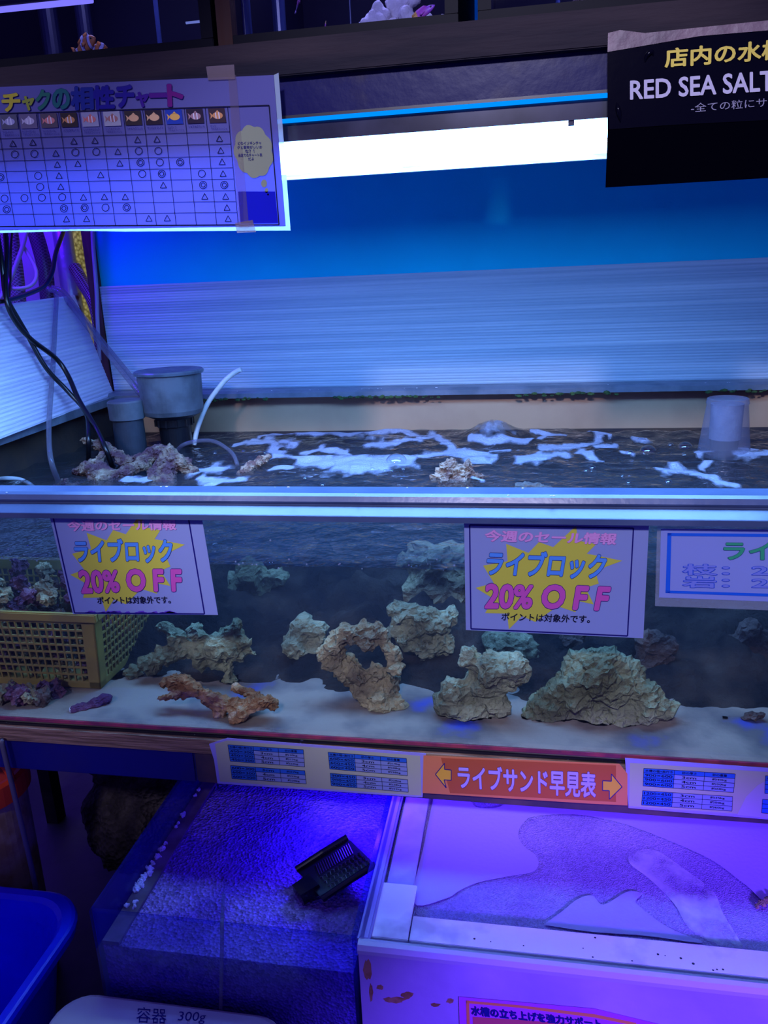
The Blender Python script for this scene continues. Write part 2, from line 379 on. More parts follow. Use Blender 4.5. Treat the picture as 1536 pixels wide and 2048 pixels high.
# water body surface
b = MB(); nx, ny = 170, 96
vv = []
dome = PZ(985, 872, ZW); dome2 = PZ(760, 880, ZW)
def wave(x, y):
    h = .0032*noise.noise(Vector((x*7, y*16, 0))) + .0018*noise.noise(Vector((x*19, y*38, 3)))
    k = min(1, max(.25, (y-.35)/.4)); h *= k*3.2
    d2 = ((x-dome.x)/.058)**2 + ((y-dome.y+.02)/.075)**2; h += .044*math.exp(-d2)
    d2 = ((x-dome2.x)/.13)**2 + ((y-dome2.y+.03)/.06)**2; h += .013*math.exp(-d2)
    d2 = ((x-.04)/.16)**2 + ((y-1.10)/.06)**2; h += .008*math.exp(-d2)
    return ZW + h
x0, x1, y0, y1 = XL+.001, XR-.001, .013, 1.157
for j in range(ny+1):
    for i in range(nx+1):
        x = x0+(x1-x0)*i/nx; y = y0+(y1-y0)*j/ny; vv.append(b.bm.verts.new((x, y, wave(x, y))))
for j in range(ny):
    for i in range(nx): b.bm.faces.new([vv[j*(nx+1)+i], vv[j*(nx+1)+i+1], vv[(j+1)*(nx+1)+i+1], vv[(j+1)*(nx+1)+i]])
M_water = clear('sea_water', (.66, .70, .76), 1.33, 1.1, .04, bump=.5, bscale=22, film=.045, filmcol=(.55, .58, .66))
vm = bpy.data.materials.new('water_haze'); vm.use_nodes = True; nt = vm.node_tree; nt.nodes.clear()
vs_ = nt.nodes.new('ShaderNodeVolumeScatter'); vs_.inputs['Color'].default_value = (.6, .62, .75, 1); vs_.inputs['Density'].default_value = .20
va_ = nt.nodes.new('ShaderNodeVolumeAbsorption'); va_.inputs['Color'].default_value = (.45, .45, .48, 1); va_.inputs['Density'].default_value = 1.3
vd_ = nt.nodes.new('ShaderNodeAddShader'); nt.links.new(vs_.outputs[0], vd_.inputs[0]); nt.links.new(va_.outputs[0], vd_.inputs[1])
vo_ = nt.nodes.new('ShaderNodeOutputMaterial'); nt.links.new(vd_.outputs[0], vo_.inputs['Volume'])
put('water_haze', MB().box(XL+.001, XR-.001, .0125, 1.157, ZF+.0005, ZW-.008), vm, kind='stuff', label='faint blue haze in the tank water', cat='haze')
put('water', b, M_water, smooth=True, kind='stuff', label='rippling water surface filling the long rimmed tank', cat='water')

# foam
m = bpy.data.materials.new('foam'); m.use_nodes = True; nt = m.node_tree; N = nt.nodes.new; L = nt.links.new
pb = nt.nodes['Principled BSDF']; pb.inputs['Base Color'].default_value = (.40, .46, .60, 1); pb.inputs['Roughness'].default_value = .6
tc = N('ShaderNodeTexCoord'); n1 = N('ShaderNodeTexNoise'); n1.inputs['Scale'].default_value = 38; n1.inputs['Detail'].default_value = 5
mp = N('ShaderNodeMapping'); mp.inputs['Scale'].default_value = (1, .55, 1); L(tc.outputs['Object'], mp.inputs[0]); L(mp.outputs[0], n1.inputs[0])
at = N('ShaderNodeAttribute'); at.attribute_name = 'cover'
ad = N('ShaderNodeMath'); ad.operation = 'ADD'; L(n1.outputs[0], ad.inputs[0]); L(at.outputs['Fac'], ad.inputs[1])
rp = N('ShaderNodeValToRGB'); rp.color_ramp.elements[0].position = .60; rp.color_ramp.elements[1].position = 1.0; rp.color_ramp.elements[1].color = (.85, .85, .85, 1); rp.color_ramp.elements.new(.74).color = (.22, .22, .22, 1); L(ad.outputs[0], rp.inputs[0])
tr = N('ShaderNodeBsdfTransparent'); mx = N('ShaderNodeMixShader'); L(rp.outputs[0], mx.inputs[0]); L(tr.outputs[0], mx.inputs[1]); L(pb.outputs[0], mx.inputs[2])
vb = N('ShaderNodeTexVoronoi'); vb.inputs['Scale'].default_value = 220; L(tc.outputs['Object'], vb.inputs[0]); bp = N('ShaderNodeBump'); bp.inputs['Strength'].default_value = .5; bp.inputs['Distance'].default_value = .004
L(vb.outputs[0], bp.inputs['Height']); L(bp.outputs[0], pb.inputs['Normal']); L(mx.outputs[0], nt.nodes['Material Output'].inputs[0])
FOAM = m
foam_lines = [  # centre lines on the photo and half width in px: streaks of foam on the water
 ([(470,888),(500,884),(530,884)], 5), ([(535,880),(548,900),(560,912),(600,922),(650,925),(700,925)], 9), ([(680,932),(720,932),(770,930),(820,925)], 17),
 ([(790,922),(850,910),(900,906),(930,906),(985,912)], 8), ([(610,905),(640,900),(690,908),(720,914)], 6), ([(735,895),(790,892),(840,884),(870,876)], 7),
 ([(520,876),(545,872),(600,868),(660,866),(730,864),(800,866),(850,872)], 5), ([(570,885),(590,888)], 9), ([(860,872),(890,884),(905,896)], 8), ([(400,942),(425,938),(440,940)], 11),
 ([(400,962),(440,966),(480,962)], 8), ([(545,938),(580,936)], 5), ([(940,885),(990,888),(1050,886),(1090,876)], 4), ([(1040,920),(1080,918),(1130,912)], 9),
 ([(1085,898),(1130,895),(1190,888),(1200,876)], 7), ([(1160,906),(1180,912),(1200,918)], 7), ([(1180,870),(1220,874)], 4), ([(1190,898),(1230,896)], 5), ([(1325,942),(1360,938),(1390,950),(1430,962),(1460,970)], 9),
 ([(1400,908),(1440,900),(1480,902),(1500,900)], 6), ([(1475,914),(1536,908)], 8), ([(1270,880),(1290,880)], 6), ([(980,902),(1020,902)], 4), ([(940,918),(975,920)], 7), ([(1130,874),(1060,870)], 3), ([(1400,935),(1420,925)], 5), ([(250,958),(300,962)], 6), ([(945,955),(965,962)],4), ([(1245,908),(1265,910)],4)]
fx, fy = 480, 200
F0x, F1x, F0y, F1y = -1.15, .75, .50, 1.155
lines3 = [([PZ(x, y, ZW) for x, y in pts], w) for pts, w in foam_lines]
def cover(x, y):
    best = 0
    for pts, w in lines3:
        if y < min(p.y for p in pts)-.12 or y > max(p.y for p in pts)+.12 or x < min(p.x for p in pts)-.1 or x > max(p.x for p in pts)+.1: continue
        for a, c in zip(pts, pts[1:]):
            ab = (c-a).xy; t = max(0, min(1, (Vector((x, y))-a.xy).dot(ab)/max(1e-9, ab.length_squared))); q = a.xy+ab*t
            ww = w*.00115*(1+.45*(q.y-.5)); dx = (x-q.x)/ww; dy = (y-q.y)/(ww*3.6)
            best = max(best, 1-.5*math.hypot(dx, dy))
    best = max(best, 0.46-.4*math.hypot((x-dome.x)/.085, (y-dome.y+.02)/.09), .36-.4*math.hypot((x-dome2.x)/.2, (y-dome2.y+.02)/.09))
    return best
b = MB(); me = bpy.data.meshes.new('foam'); cols = []; vs = []; fs = []; idx = {}
for j in range(fy+1):
    for i in range(fx+1):
        x = F0x+(F1x-F0x)*i/fx; y = F0y+(F1y-F0y)*j/fy
        wx = x+.012*noise.noise(Vector((x*22, y*12, 5))); wy = y+.02*noise.noise(Vector((x*18, y*10, 9)))
        c = cover(wx, wy); cols.append(c); vs.append((x, y, wave(x, y)+.0012+.0016*max(0, c)))
keep = set()
for j in range(fy):
    for i in range(fx):
        q = (j*(fx+1)+i, j*(fx+1)+i+1, (j+1)*(fx+1)+i+1, (j+1)*(fx+1)+i)
        if max(cols[k] for k in q) > .12: fs.append(q)
used = sorted({k for q in fs for k in q}); rm = {k: n for n, k in enumerate(used)}
b.bm.free(); me.from_pydata([vs[k] for k in used], [], [tuple(rm[k] for k in q) for q in fs])
at = me.attributes.new('cover', 'FLOAT', 'POINT')
for n, k in enumerate(used): at.data[n].value = min(.62, cols[k]*.80-.03)
put('foam', me, FOAM, smooth=True, kind='stuff', label='white streaks of foam drifting on the tank water', cat='foam')

# bubbles
M_bub = clear('bubble_film', (.93, .95, 1), 1.6, 2.6, .02)
def bubble(x, y, rpx, label, group=None):
    p = PZ(x, y, ZW); r = rpx*pxm(p); b = MB(); p.z = wave(p.x, p.y)-.001
    b.lathe(p, [(r*math.cos(a), r*math.sin(a)*.85) for a in [k*math.pi/14 for k in range(8)]], 20)
    return put('bubble', b, M_bub, smooth=True, label=label, cat='bubble', group=group)
bubble(793, 925, 22, 'largest clear bubble, sitting in the wide foam patch near mid tank')
bubble(1296, 903, 17, 'large clear bubble on bare water before the clear-capped standpipe')
bubble(1370, 897, 15, 'clear bubble nearest the clear-capped standpipe')
for x, y, r in [(745,938,6),(758,940,5),(771,941,6),(783,941,6),(807,938,6),(530,908,7),(610,958,5),(645,970,7),(626,938,4),(1185,935,8),(1172,942,6),(1245,952,5),(1257,966,6),(1333,940,8),(1341,893,7),(1260,909,9),(1283,880,9),(1337,965,8),(430,908,6),(487,903,5)]:
    bubble(x, y, r, 'small clear bubble floating on the tank water', 'small bubbles on the water')

# ------------------------------------------------------------------ sheets on the back and at the left of the tank
def corrugated(name, label, quad, n, th, m):
    """twin-wall plastic sheet: fine horizontal flutes between corners (bl, br, tr, tl)"""
    bl, br, tr, tl = [Vector(p) for p in quad]; nn = (br-bl).cross(tl-bl).normalized(); b = MB(); prev = None
    rows = []
    for j in range(n*2+1):
        v = j/(n*2); off = nn*(th*(.28 if j % 2 else .0))
        a, c = bl.lerp(tl, v), br.lerp(tr, v); rows.append([b.bm.verts.new(a.lerp(c, u)+off+nn*(.004*math.sin(u*5+v*2))) for u in [k/10 for k in range(11)]])
    for r0, r1 in zip(rows, rows[1:]):
        for k in range(10): b.bm.faces.new([r0[k], r0[k+1], r1[k+1], r1[k]])
    ret = bmesh.ops.extrude_face_region(b.bm, geom=list(b.bm.faces))
    bmesh.ops.translate(b.bm, verts=[v for v in ret['geom'] if isinstance(v, bmesh.types.BMVert)], vec=-nn*th)
    return put(name, b, m, label=label, cat='plastic sheet')
M_corr = mat('frosted_corrugated_plastic', (.34, .45, .54), .38, 0, .5, col2=(.52, .62, .68), scale=5, stretch=(.12, .12, 16), lo=.44, hi=.66, bump=.25, bscale=30)
zt = 1.475
corrugated('corrugated_sheet', 'wide frosted corrugated plastic splash sheet standing on the rear rim against the teal wall', [(-1.275, 1.192, 1.157), (1.0, 1.175, 1.157), (1.0, 1.207, zt), (-1.283, 1.207, zt)], 40, .004, M_corr)
A = Vector((-1.259, 1.165, 1.147)); B_ = Vector((-1.178, .476, 1.142)); C_ = Vector((-1.352, 1.165, 1.453)); nn = (B_-A).cross(C_-A)
d = ray(24, 606); D_ = EYE + d*((A-EYE).dot(nn)/d.dot(nn))
corrugated('corrugated_sheet', 'smaller frosted corrugated sheet leaning outward on the side rim under the hoses', [B_+(B_-A)*.55, A, C_, D_+(D_-C_)*1.6], 30, .004, mat('frosted_side_plastic', (.62, .60, .78), .4, 0, .5, col2=(.76, .74, .86), scale=5, stretch=(1, .4, 14), lo=.40, hi=.66, bump=.25, bscale=30))

# ------------------------------------------------------------------ pipes standing in the water
p = PZ(355, 893, ZW); s = pxm(p+Vector((0,0,.2)))
t = thing('overflow_cup', 'dark grey drum-shaped cup with a dished lid on a black standpipe', 'pipe', (p.x, p.y, .93))
R = 65*s; zc = PY(343, 826, p.y).z; zt_ = PY(343, 742, p.y).z
put('cup', MB().lathe((p.x, p.y, 0), [(0, zc-.012), (R*.55, zc-.014), (R*.88, zc), (R*.93, zc+.012), (R*.97, zt_-.006), (R*.97, zt_)], 48), M_grey, t, smooth=False)
put('lid', MB().lathe((p.x, p.y, 0), [(R*.98, zt_-.008), (R*1.05, zt_-.006), (R*1.06, zt_), (R*1.02, zt_+.004), (R*.9, zt_+.001), (R*.5, zt_-.010), (R*.2, zt_-.006), (0, zt_-.008)], 48), mat('lid_grey', (.05, .07, .10), .3, 0, .6, col2=(.10, .13, .17), scale=18, bump=.15, bscale=40), t)
put('neck', MB().lathe((p.x, p.y, 0), [(R*.58, zc-.013), (R*.56, zc-.034), (R*.49, zc-.036), (R*.47, zc-.12), (R*.47, .93)], 40), M_blk, t)
b = MB()
for k in range(12):
    a = k*math.pi/6; x = p.x+R*.57*math.cos(a); y = p.y+R*.57*math.sin(a); b.box(x-.003, x+.003, y-.003, y+.003, zc-.034, zc-.015)
put('collar', b, M_blk, t)
p = PZ(264, 903, ZW); s = pxm(p+Vector((0,0,.1)))
t = thing('overflow_pipe', 'short capped grey pipe standing beside the drum-shaped cup', 'pipe', (p.x, p.y, .93))
zc = PY(262, 836, p.y).z; zt_ = PY(262, 800, p.y).z; R = 33*s
put('pipe', MB().lathe((p.x, p.y, 0), [(R*.92, .93), (R*.92, zc)], 36), mat('pipe_grey', (.025, .03, .045), .4, col2=(.045, .055, .075), scale=14), t)
put('cap', MB().lathe((p.x, p.y, 0), [(R*.92, zc-.002), (R*1.04, zc-.001), (R*1.06, zt_-.004), (R*1.0, zt_), (R*.9, zt_+.001), (R*.3, zt_+.0015), (0, zt_+.0015)], 36), M_grey, t)
p = PZ(1447, 903, ZW); s = pxm(p+Vector((0,0,.05)))
t = thing('overflow_pipe', 'standpipe under a clear tapered plastic cap, on bare water near the wall', 'pipe', (p.x, p.y, .93))
zt_ = PY(1449, 797, p.y).z; R = 48*s
put('pipe', MB().lathe((p.x, p.y, 0), [(R*.54, .93), (R*.54, ZW+.035), (R*.46, ZW+.036), (R*.46, ZW+.034), (0, ZW+.034)], 36), mat('pipe_dark', (.05, .045, .05), .5), t)
put('inner_sleeve', MB().lathe((p.x, p.y, 0), [(R*.62, ZW+.032), (R*.64, zt_-.012), (0, zt_-.011)], 36), mat('sleeve_grey', (.16, .17, .24), .45, col2=(.22, .23, .30), scale=30, bump=.3, bscale=120), t)
put('cap', MB().lathe((p.x, p.y, 0), [(R*1.05, ZW-.008), (R*.80, zt_-.012), (R*.84, zt_-.011), (R*.80, zt_), (R*.74, zt_+.002), (R*.70, zt_-.001), (0, zt_-.002)], 44), clear('clear_cap', (.85, .87, .92), 1.45, 1, .08, film=.30, filmcol=(.45, .45, .6)), t, smooth=False)

# ------------------------------------------------------------------ hoses, cables and post at the rear corner
def SH(x, y, k):                     # a point a little in front of the leaning side sheet
    d = ray(x, y); return EYE + d*((A-EYE).dot(nn)/d.dot(nn)*k)
def hose(name, pts, Y, rpx, m, label, cat='hose', seg=10, group=None):
    P = []
    for q in pts:
        if isinstance(q, Vector): P.append(q); continue
        yy = q[2] if len(q) > 2 else Y; P.append(PY(q[0], q[1], yy))
    r = rpx*pxm(P[len(P)//2]); return put(name, MB().tube(spline(P), r, seg), m, smooth=True, label=label, cat=cat, group=group)
p0, p1 = PY(123, 450, 1.36), PY(166, 640, 1.36)
x = PY(138, 555, 1.36).x
put('metal_post', MB().tube([(x, 1.36, 0), (x, 1.36, 2.6)], .031, 24), mat('rusty_steel', (.34, .36, .42), .30, .35, .5, col2=(.10, .035, .02), scale=17, lo=.60, hi=.68, bump=.15, bscale=40), smooth=True, label='shiny steel post with rust spots behind the hoses', cat='post')
def braid(name, col, col2):
    if name in MATS: return MATS[name]
    m, nt, b = principled(name); N = nt.nodes.new; L = nt.links.new; b.inputs['Roughness'].default_value = .35
    tc = N('ShaderNodeTexCoord'); ws = []
    for dr in ((1, 0, 1), (1, 0, -1)):
        dt = N('ShaderNodeVectorMath'); dt.operation = 'DOT_PRODUCT'; dt.inputs[1].default_value = dr; L(tc.outputs['Object'], dt.inputs[0])
        mu = N('ShaderNodeMath'); mu.operation = 'MULTIPLY'; mu.inputs[1].default_value = 620; L(dt.outputs['Value'], mu.inputs[0])
        sn = N('ShaderNodeMath'); sn.operation = 'SINE'; L(mu.outputs[0], sn.inputs[0]); g = N('ShaderNodeMath'); g.operation = 'GREATER_THAN'; g.inputs[1].default_value = .72; L(sn.outputs[0], g.inputs[0]); ws.append(g)
    mx = N('ShaderNodeMath'); mx.operation = 'MAXIMUM'; L(ws[0].outputs[0], mx.inputs[0]); L(ws[1].outputs[0], mx.inputs[1])
    cr = N('ShaderNodeMix'); cr.data_type = 'RGBA'; L(mx.outputs[0], cr.inputs[0]); cr.inputs[6].default_value = (*col, 1); cr.inputs[7].default_value = (*col2, 1)
    L(cr.outputs[2], b.inputs['Base Color']); MATS[name] = m; return m
hose('braided_hose', [(150,535,1.33),(165,565,1.30),(185,598,1.26),(197,640,1.24),(203,700,1.235)], 1.25, 13, braid('braid_brown', (.045, .02, .03), (.30, .26, .28)), 'dark braided hose slanting between the steel post and the splash sheet', seg=16)
hose('braided_hose', [(14,440),(22,500),(30,560),(36,640),(40,700)], 1.28, 18, braid('braid_grey', (.14, .10, .13), (.42, .38, .42)), 'thick pale braided hose hanging nearest the frame edge', seg=16)
hose('braided_hose', [(62,440),(78,490),(90,540),(96,600),(100,650)], 1.31, 15, braid('braid_dark', (.05, .02, .06), (.14, .08, .14)), 'thick dark braided hose hanging next to the steel post', seg=16)
M_cable = mat('black_cable', (.004, .004, .007), .3); M_wtube = mat('white_airline', (.55, .55, .58), .35); M_ctube = clear('clear_airline', (.72, .72, .78), 1.45, 1, .1, film=.30, filmcol=(.4, .4, .5))
hose('cable', [SH(132,440,.95),SH(126,465,.955),SH(112,505,.96),SH(104,545,.965),SH(88,572,.975),SH(50,590,.975),SH(8,602,.975),SH(-20,604,.975)], 1, 4.5, M_cable, 'black cable curving from behind the poster across to the frame edge', 'cable')
hose('cable', [SH(-5,470,.93),SH(4,530,.94),SH(10,585,.96),SH(18,606,.965),SH(51,663,.975),SH(91,734,.975),SH(135,782,.96),SH(172,826,.93),SH(177,880,.91),PZ(177,938,1.01)], .9, 4.8, M_cable, 'black cable ending straight down behind the branching coral', 'cable')
hose('cable', [SH(8,440,.92),SH(13,500,.93),SH(10,560,.945),SH(16,612,.955),SH(36,650,.965),SH(64,680,.965),SH(112,717,.965),SH(136,751,.955),SH(158,800,.935),SH(190,853,.90),SH(212,900,.87),PZ(228,942,1.01)], .9, 4.8, M_cable, 'black cable whose lower end slants in behind the branching coral', 'cable')
hose('cable', [(24,440,1.15),(20,500,1.12),(19,560,1.1),(16,600,1.05)], 1.1, 4, M_cable, 'short black cable hanging in front of the thick pale hose', 'cable')
hose('air_tube', [(58,440,1.2),(46,490,1.18),(32,530,1.15),(18,565,1.13),(4,590,1.12),(-10,610,1.1)], 1.15, 4.5, M_wtube, 'pale grey tube slanting across the thick braided hose', 'tube')
hose('air_tube', [(44,488,1.2),(60,515,1.18),(72,540,1.16),(71,560,1.14),(58,573,1.12),(35,577,1.1),(10,576,1.1)], 1.15, 3.6, M_wtube, 'white air tube bent in a round loop', 'tube')
hose('air_tube', [(184,430,1.185),(187,500,1.185),(193,580,1.18),(195,640,1.175),(199,720,1.17)], 1.18, 4, mat('lilac_tube', (.32, .28, .42), .4), 'thin lilac tube running down the edge of the reddish stud', 'tube')
hose('air_tube', [SH(100,580,.985),SH(112,589,.985),SH(110,650,.985),SH(106,731,.985),SH(99,829,.975),SH(98,880,.955),SH(103,925,.94),PZ(118,966,1.015)], .8, 5, M_ctube, 'clear tube hanging straight down in front of the side sheet', 'tube')
hose('air_tube', [(95,578,1.1),(120,586,1.1),(152,622,1.09),(203,690,1.07),(257,758,1.04),(288,796,1.0)], 1.05, 6, M_ctube, 'clear tube slanting down from the hoses to the drum-shaped cup', 'tube')
hose('air_tube', [(104,574,1.12),(128,584,1.12),(160,625,1.11),(208,686,1.09),(262,752,1.06),(292,790,1.02)], 1.05, 4.5, M_ctube, 'thinner clear tube lying along the slanting tube', 'tube')
hose('air_tube', [(482,739,1.02),(468,746,1.02),(450,761,1.01),(432,783,1.0),(416,806,1.0),(404,832,.99),(394,860,.98),(388,890,.97)], 1, 5, mat('white_tube', (.72, .72, .70), .35), 'white air tube rising behind the drum-shaped cup', 'tube')
hose('air_tube', [(352,903,.86),(366,890,.84),(389,883,.84),(412,881,.84),(432,884,.82),(455,898,.78),(468,912,.74),(475,930,.71)], .8, 4, M_ctube, 'clear tube arching over the water in front of the black standpipe', 'tube')
hose('air_tube', [(-10,959,.55),(12,957,.55),(34,958,.56),(52,964,.56),(66,973,.56)], .55, 4.5, M_wtube, 'white tube lying on the water at the tank corner', 'tube')

# ------------------------------------------------------------------ corals and rocks breaking the surface
M_coral = mat('coral_skeleton', (.085, .035, .05), .85, col2=(.22, .16, .11), scale=24, lo=.42, hi=.60, bump=1, bscale=120, col3=(.42, .36, .26))
M_coral2 = mat('coral_cluster', (.16, .08, .07), .85, col2=(.46, .35, .25), scale=40, lo=.36, hi=.60, bump=.9, bscale=160)
def branches(lst, Y, step=.45):
    out = []
    for pts in lst:
        P = [PY(q[0], q[1], q[3] if len(q) > 3 else Y) for q in pts]; rr = [q[2]*pxm(p) for q, p in zip(pts, P)]
        for (a, ra), (c, rc) in zip(list(zip(P, rr)), list(zip(P, rr))[1:]):
            n = max(1, int((c-a).length/(min(ra, rc)*step*2)))
            out += [(a.lerp(c, k/n), ra+(rc-ra)*k/n) for k in range(n)]
        out.append((P[-1], rr[-1]))
    return out
put('branching_coral', blobmesh('branching_coral', branches([
    [(160,881,5,.72),(185,886,9,.72),(215,898,11,.71),(240,912,13,.7),(250,926,13,.68),(280,922,15,.67),(315,906,19,.66),(340,905,17,.64)],
    [(205,910,8,.64),(195,925,11,.63),(175,935,15,.62),(150,945,8,.62)], [(195,925,11,.63),(210,950,18,.6),(240,952,16,.6),(290,925,15,.63)], [(180,940,14,.6),(205,962,20,.58)],
    [(340,905,17,.64),(322,940,19,.62),(310,970,24,.57)], [(345,915,18,.63),(370,930,17,.62),(385,945,14,.62),(400,958,8,.62)], [(330,950,17,.6),(335,975,20,.57)],[(335,945,17,.6),(330,1040,30,.48),(300,1100,30,.45)]], .65),   .0045, .11, 3, sub=2),
    M_coral, smooth=False, label='purple and tan branching coral skeleton sticking out of the water below the drum-shaped cup', cat='coral')
put('coral_branch', blobmesh('coral_branch', branches([[(536,913,8,.74),(522,922,11,.72),(500,935,11,.68),(480,946,8,.65)]], .7), .004, .13, 5), M_coral2, label='stubby tan coral tip poking out of the water between foam patches', cat='coral')
put('coral_rock', blobmesh('coral_rock', blobs_px([(905,925,13),(890,935,15),(880,948,13),(915,938,16),(935,932,14),(925,950,15),(900,955,18),(945,950,12),(960,952,7),(870,958,10),(905,975,30),(930,985,24)], .60, .5, 3), .005, .16, 8, fine=1.4), M_coral2, label='knobbly tan coral cluster breaking the water in the middle of the tank', cat='coral')
put('coral_rock', blobmesh('coral_rock', blobs_px([(130,972,16),(112,978,10),(150,978,14)], .56, .5, 5), .005, .14, 11), M_coral, label='low purple coral lump just showing over the front rim beside the branching coral', cat='coral')
put('coral_rock', blobmesh('coral_rock', blobs_px([(1050,1003,40),(1010,1010,30),(1090,1006,35)], .60, .3, 6), .008, .10, 12), mat('sunk_rock', (.26, .24, .20), .9, col2=(.42, .36, .24), scale=20, bump=.6, bscale=90), label='pale rock just under the water beside the knobbly cluster', cat='rock')

# ------------------------------------------------------------------ live rock under water
def rockmat(name, dark, light, hi, sc=9):
    m = mat(name, dark, .9, 0, .2, col2=light, scale=sc, lo=.42, hi=.60, bump=1.0, bscale=95, col3=hi, detail=9); return m
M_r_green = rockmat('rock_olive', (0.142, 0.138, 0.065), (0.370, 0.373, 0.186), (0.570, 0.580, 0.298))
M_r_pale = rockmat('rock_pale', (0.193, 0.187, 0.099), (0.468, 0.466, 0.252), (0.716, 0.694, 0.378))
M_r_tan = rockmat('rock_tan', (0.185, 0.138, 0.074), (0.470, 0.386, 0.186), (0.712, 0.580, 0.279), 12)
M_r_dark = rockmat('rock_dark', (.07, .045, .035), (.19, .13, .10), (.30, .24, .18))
M_r_orange = rockmat('coral_orange', (.19, .075, .025), (.42, .22, .085), (.72, .55, .34), 18)
M_r_purple = rockmat('coral_purple', (.10, .035, .07), (.22, .09, .13), (.35, .22, .22), 16)
def rock(name, lst, Y, m, label, seed, amp=.10, voxel=.0075, jit=.35, cat='rock', fine=1.0, group=None):
    return put(name, blobmesh(name, blobs_px(lst, Y, jit, seed), voxel, amp, seed, ZF+.0015, fine), m, label=label, cat=cat, group=group)
rock('live_rock', [(1195,1345,52),(1150,1372,55),(1240,1365,55),(1100,1418,46),(1062,1436,26),(1170,1425,50),(1240,1432,48),(1295,1408,44),(1335,1415,20),(1120,1455,26),(1222,1318,26),(1160,1322,26),(1270,1455,20),(1190,1455,36),(1070,1450,18),(1225,1385,40)], .11, M_r_green,
     'largest broad wedge-shaped olive rock, low in the tank under the middle sale sign', 21, .10, .007, fine=1.2)
rock('live_rock', [(939,1319,26),(1027,1335,38),(985,1340,36),(939,1412,50),(897,1407,32),(947,1452,24),(996,1407,28),(1010,1368,24),(960,1370,38),(905,1375,26),(960,1435,34),(915,1440,22)], .09, M_r_pale,
     'pale lumpy rock tapering to a knob, just left of the broad wedge-shaped rock', 22, .10, .007)
rock('live_rock', [(992,1285,30),(1040,1290,30),(1070,1300,20),(1015,1300,36),(1000,1340,30),(1040,1340,30),(1010,1390,34),(1050,1400,30)], .26, M_r_pale, 'rock standing behind the lumpy pale rock with its top under a sale sign', 23, .10, .009)
rock('live_rock', [(795,1224,24),(822,1228,26),(858,1240,30),(898,1235,22),(880,1250,24),(795,1259,20),(812,1280,20),(838,1268,30),(851,1292,28),(858,1330,22),(886,1285,26),(886,1332,24),(870,1365,26),(880,1400,30),(868,1440,36)], .24, M_r_pale,
     'tall pale rock with a flat overhanging top, behind the middle of the tank', 24, .11, .007, fine=1.2)
rock('live_rock', [(695,1267,24),(728,1266,24),(787,1305,18),(790,1335,18),(757,1262,22),(678,1275,20),(735,1290,16),(700,1330,24),(669,1297,22),(646,1308,18),(664,1326,22),(689,1345,24),(716,1352,22),(754,1345,20),(780,1316,14),(772,1288,15),(750,1274,16),(728,1380,28),(775,1374,28),(760,1402,32),(790,1408,24),(747,1424,18),(790,1434,18),(712,1365,20),(735,1405,22)], .11, M_r_tan,
     'open ring-shaped rock with a dark hole through it, tapering to the tank floor', 25, .10, .0055, .5, fine=1.3)
rock('live_rock', [(605,1256,30),(640,1262,22),(594,1292,34),(632,1285,26),(625,1340,26),(645,1300,24),(600,1323,36),(637,1315,20),(610,1362,24),(575,1330,20),(590,1390,30)], .25, M_r_pale, 'grey rounded rock standing just behind the ring-shaped rock', 26, .10, .008)
rock('live_rock', [(219,1398,17),(240,1374,20),(268,1348,23),(300,1328,24),(328,1313,24),(362,1294,28),(350,1275,20),(392,1262,20),(408,1300,26),(437,1292,28),(466,1270,24),(474,1302,24),(497,1286,11),(506,1306,9),(328,1252,13),(474,1250,15),(401,1326,18),(430,1325,20),(455,1330,16),(460,1365,18),(470,1400,20)], .16, M_r_green,
     'long arched olive rock reaching from beside the yellow basket to over the orange coral', 27, .11, .0065, .4, fine=1.2)
put('branching_coral', blobmesh('branching_coral', branches([
    [(328,1366,11,.06),(348,1361,14,.06),(372,1362,16,.06),(392,1380,15,.05),(415,1394,17,.05),(450,1408,19,.04),(485,1412,17,.04),(515,1402,16,.04),(545,1410,14,.04)],
    [(318,1397,7,.04),(340,1393,9,.04),(365,1390,10,.05),(395,1386,11,.05)], [(468,1440,13,.02),(485,1428,14,.02),(505,1412,14,.03),(535,1402,13,.03)], [(470,1376,10,.08),(495,1385,11,.07),(520,1395,10,.06)], [(430,1405,16,.05),(440,1425,16,.04)]], .05), .0045, .11, 31, ZF+.0015, 1.3),
    M_r_orange, label='orange-tan branching coral piece lying on the tank floor close to the glass', cat='coral')
stick = put('coral_stick', blobmesh('coral_stick', branches([[(150,1419,11,.03),(170,1414,12,.04),(190,1406,12,.05),(212,1398,12,.06)]], .04), .004, .08, 32, ZF+.001), M_r_purple, label='short purple coral stick with a white broken end, beside the yellow basket', cat='coral')
put('broken_end', MB().tube([PY(150,1419,.028)+Vector((-.0085,0,-.002)), PY(153,1418,.03)], 8*.00079, 10), mat('bleached_coral', (.62, .62, .62), .8), stick)
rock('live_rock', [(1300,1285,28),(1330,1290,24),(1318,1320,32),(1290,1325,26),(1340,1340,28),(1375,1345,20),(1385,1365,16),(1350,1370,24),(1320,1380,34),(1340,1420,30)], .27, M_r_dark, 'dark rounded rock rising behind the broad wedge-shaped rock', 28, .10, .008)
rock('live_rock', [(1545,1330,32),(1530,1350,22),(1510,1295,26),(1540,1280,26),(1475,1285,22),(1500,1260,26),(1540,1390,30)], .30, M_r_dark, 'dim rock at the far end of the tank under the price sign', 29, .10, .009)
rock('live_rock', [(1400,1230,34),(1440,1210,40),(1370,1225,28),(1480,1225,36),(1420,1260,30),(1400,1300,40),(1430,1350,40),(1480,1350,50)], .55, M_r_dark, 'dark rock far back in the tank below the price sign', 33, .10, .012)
rock('live_rock', [(1505,1432,12),(1490,1436,9),(1520,1430,10),(1450,1445,7)], .12, M_r_dark, 'small flat dark rubble piece on the blue-stained tank floor', 34, .12, .004)
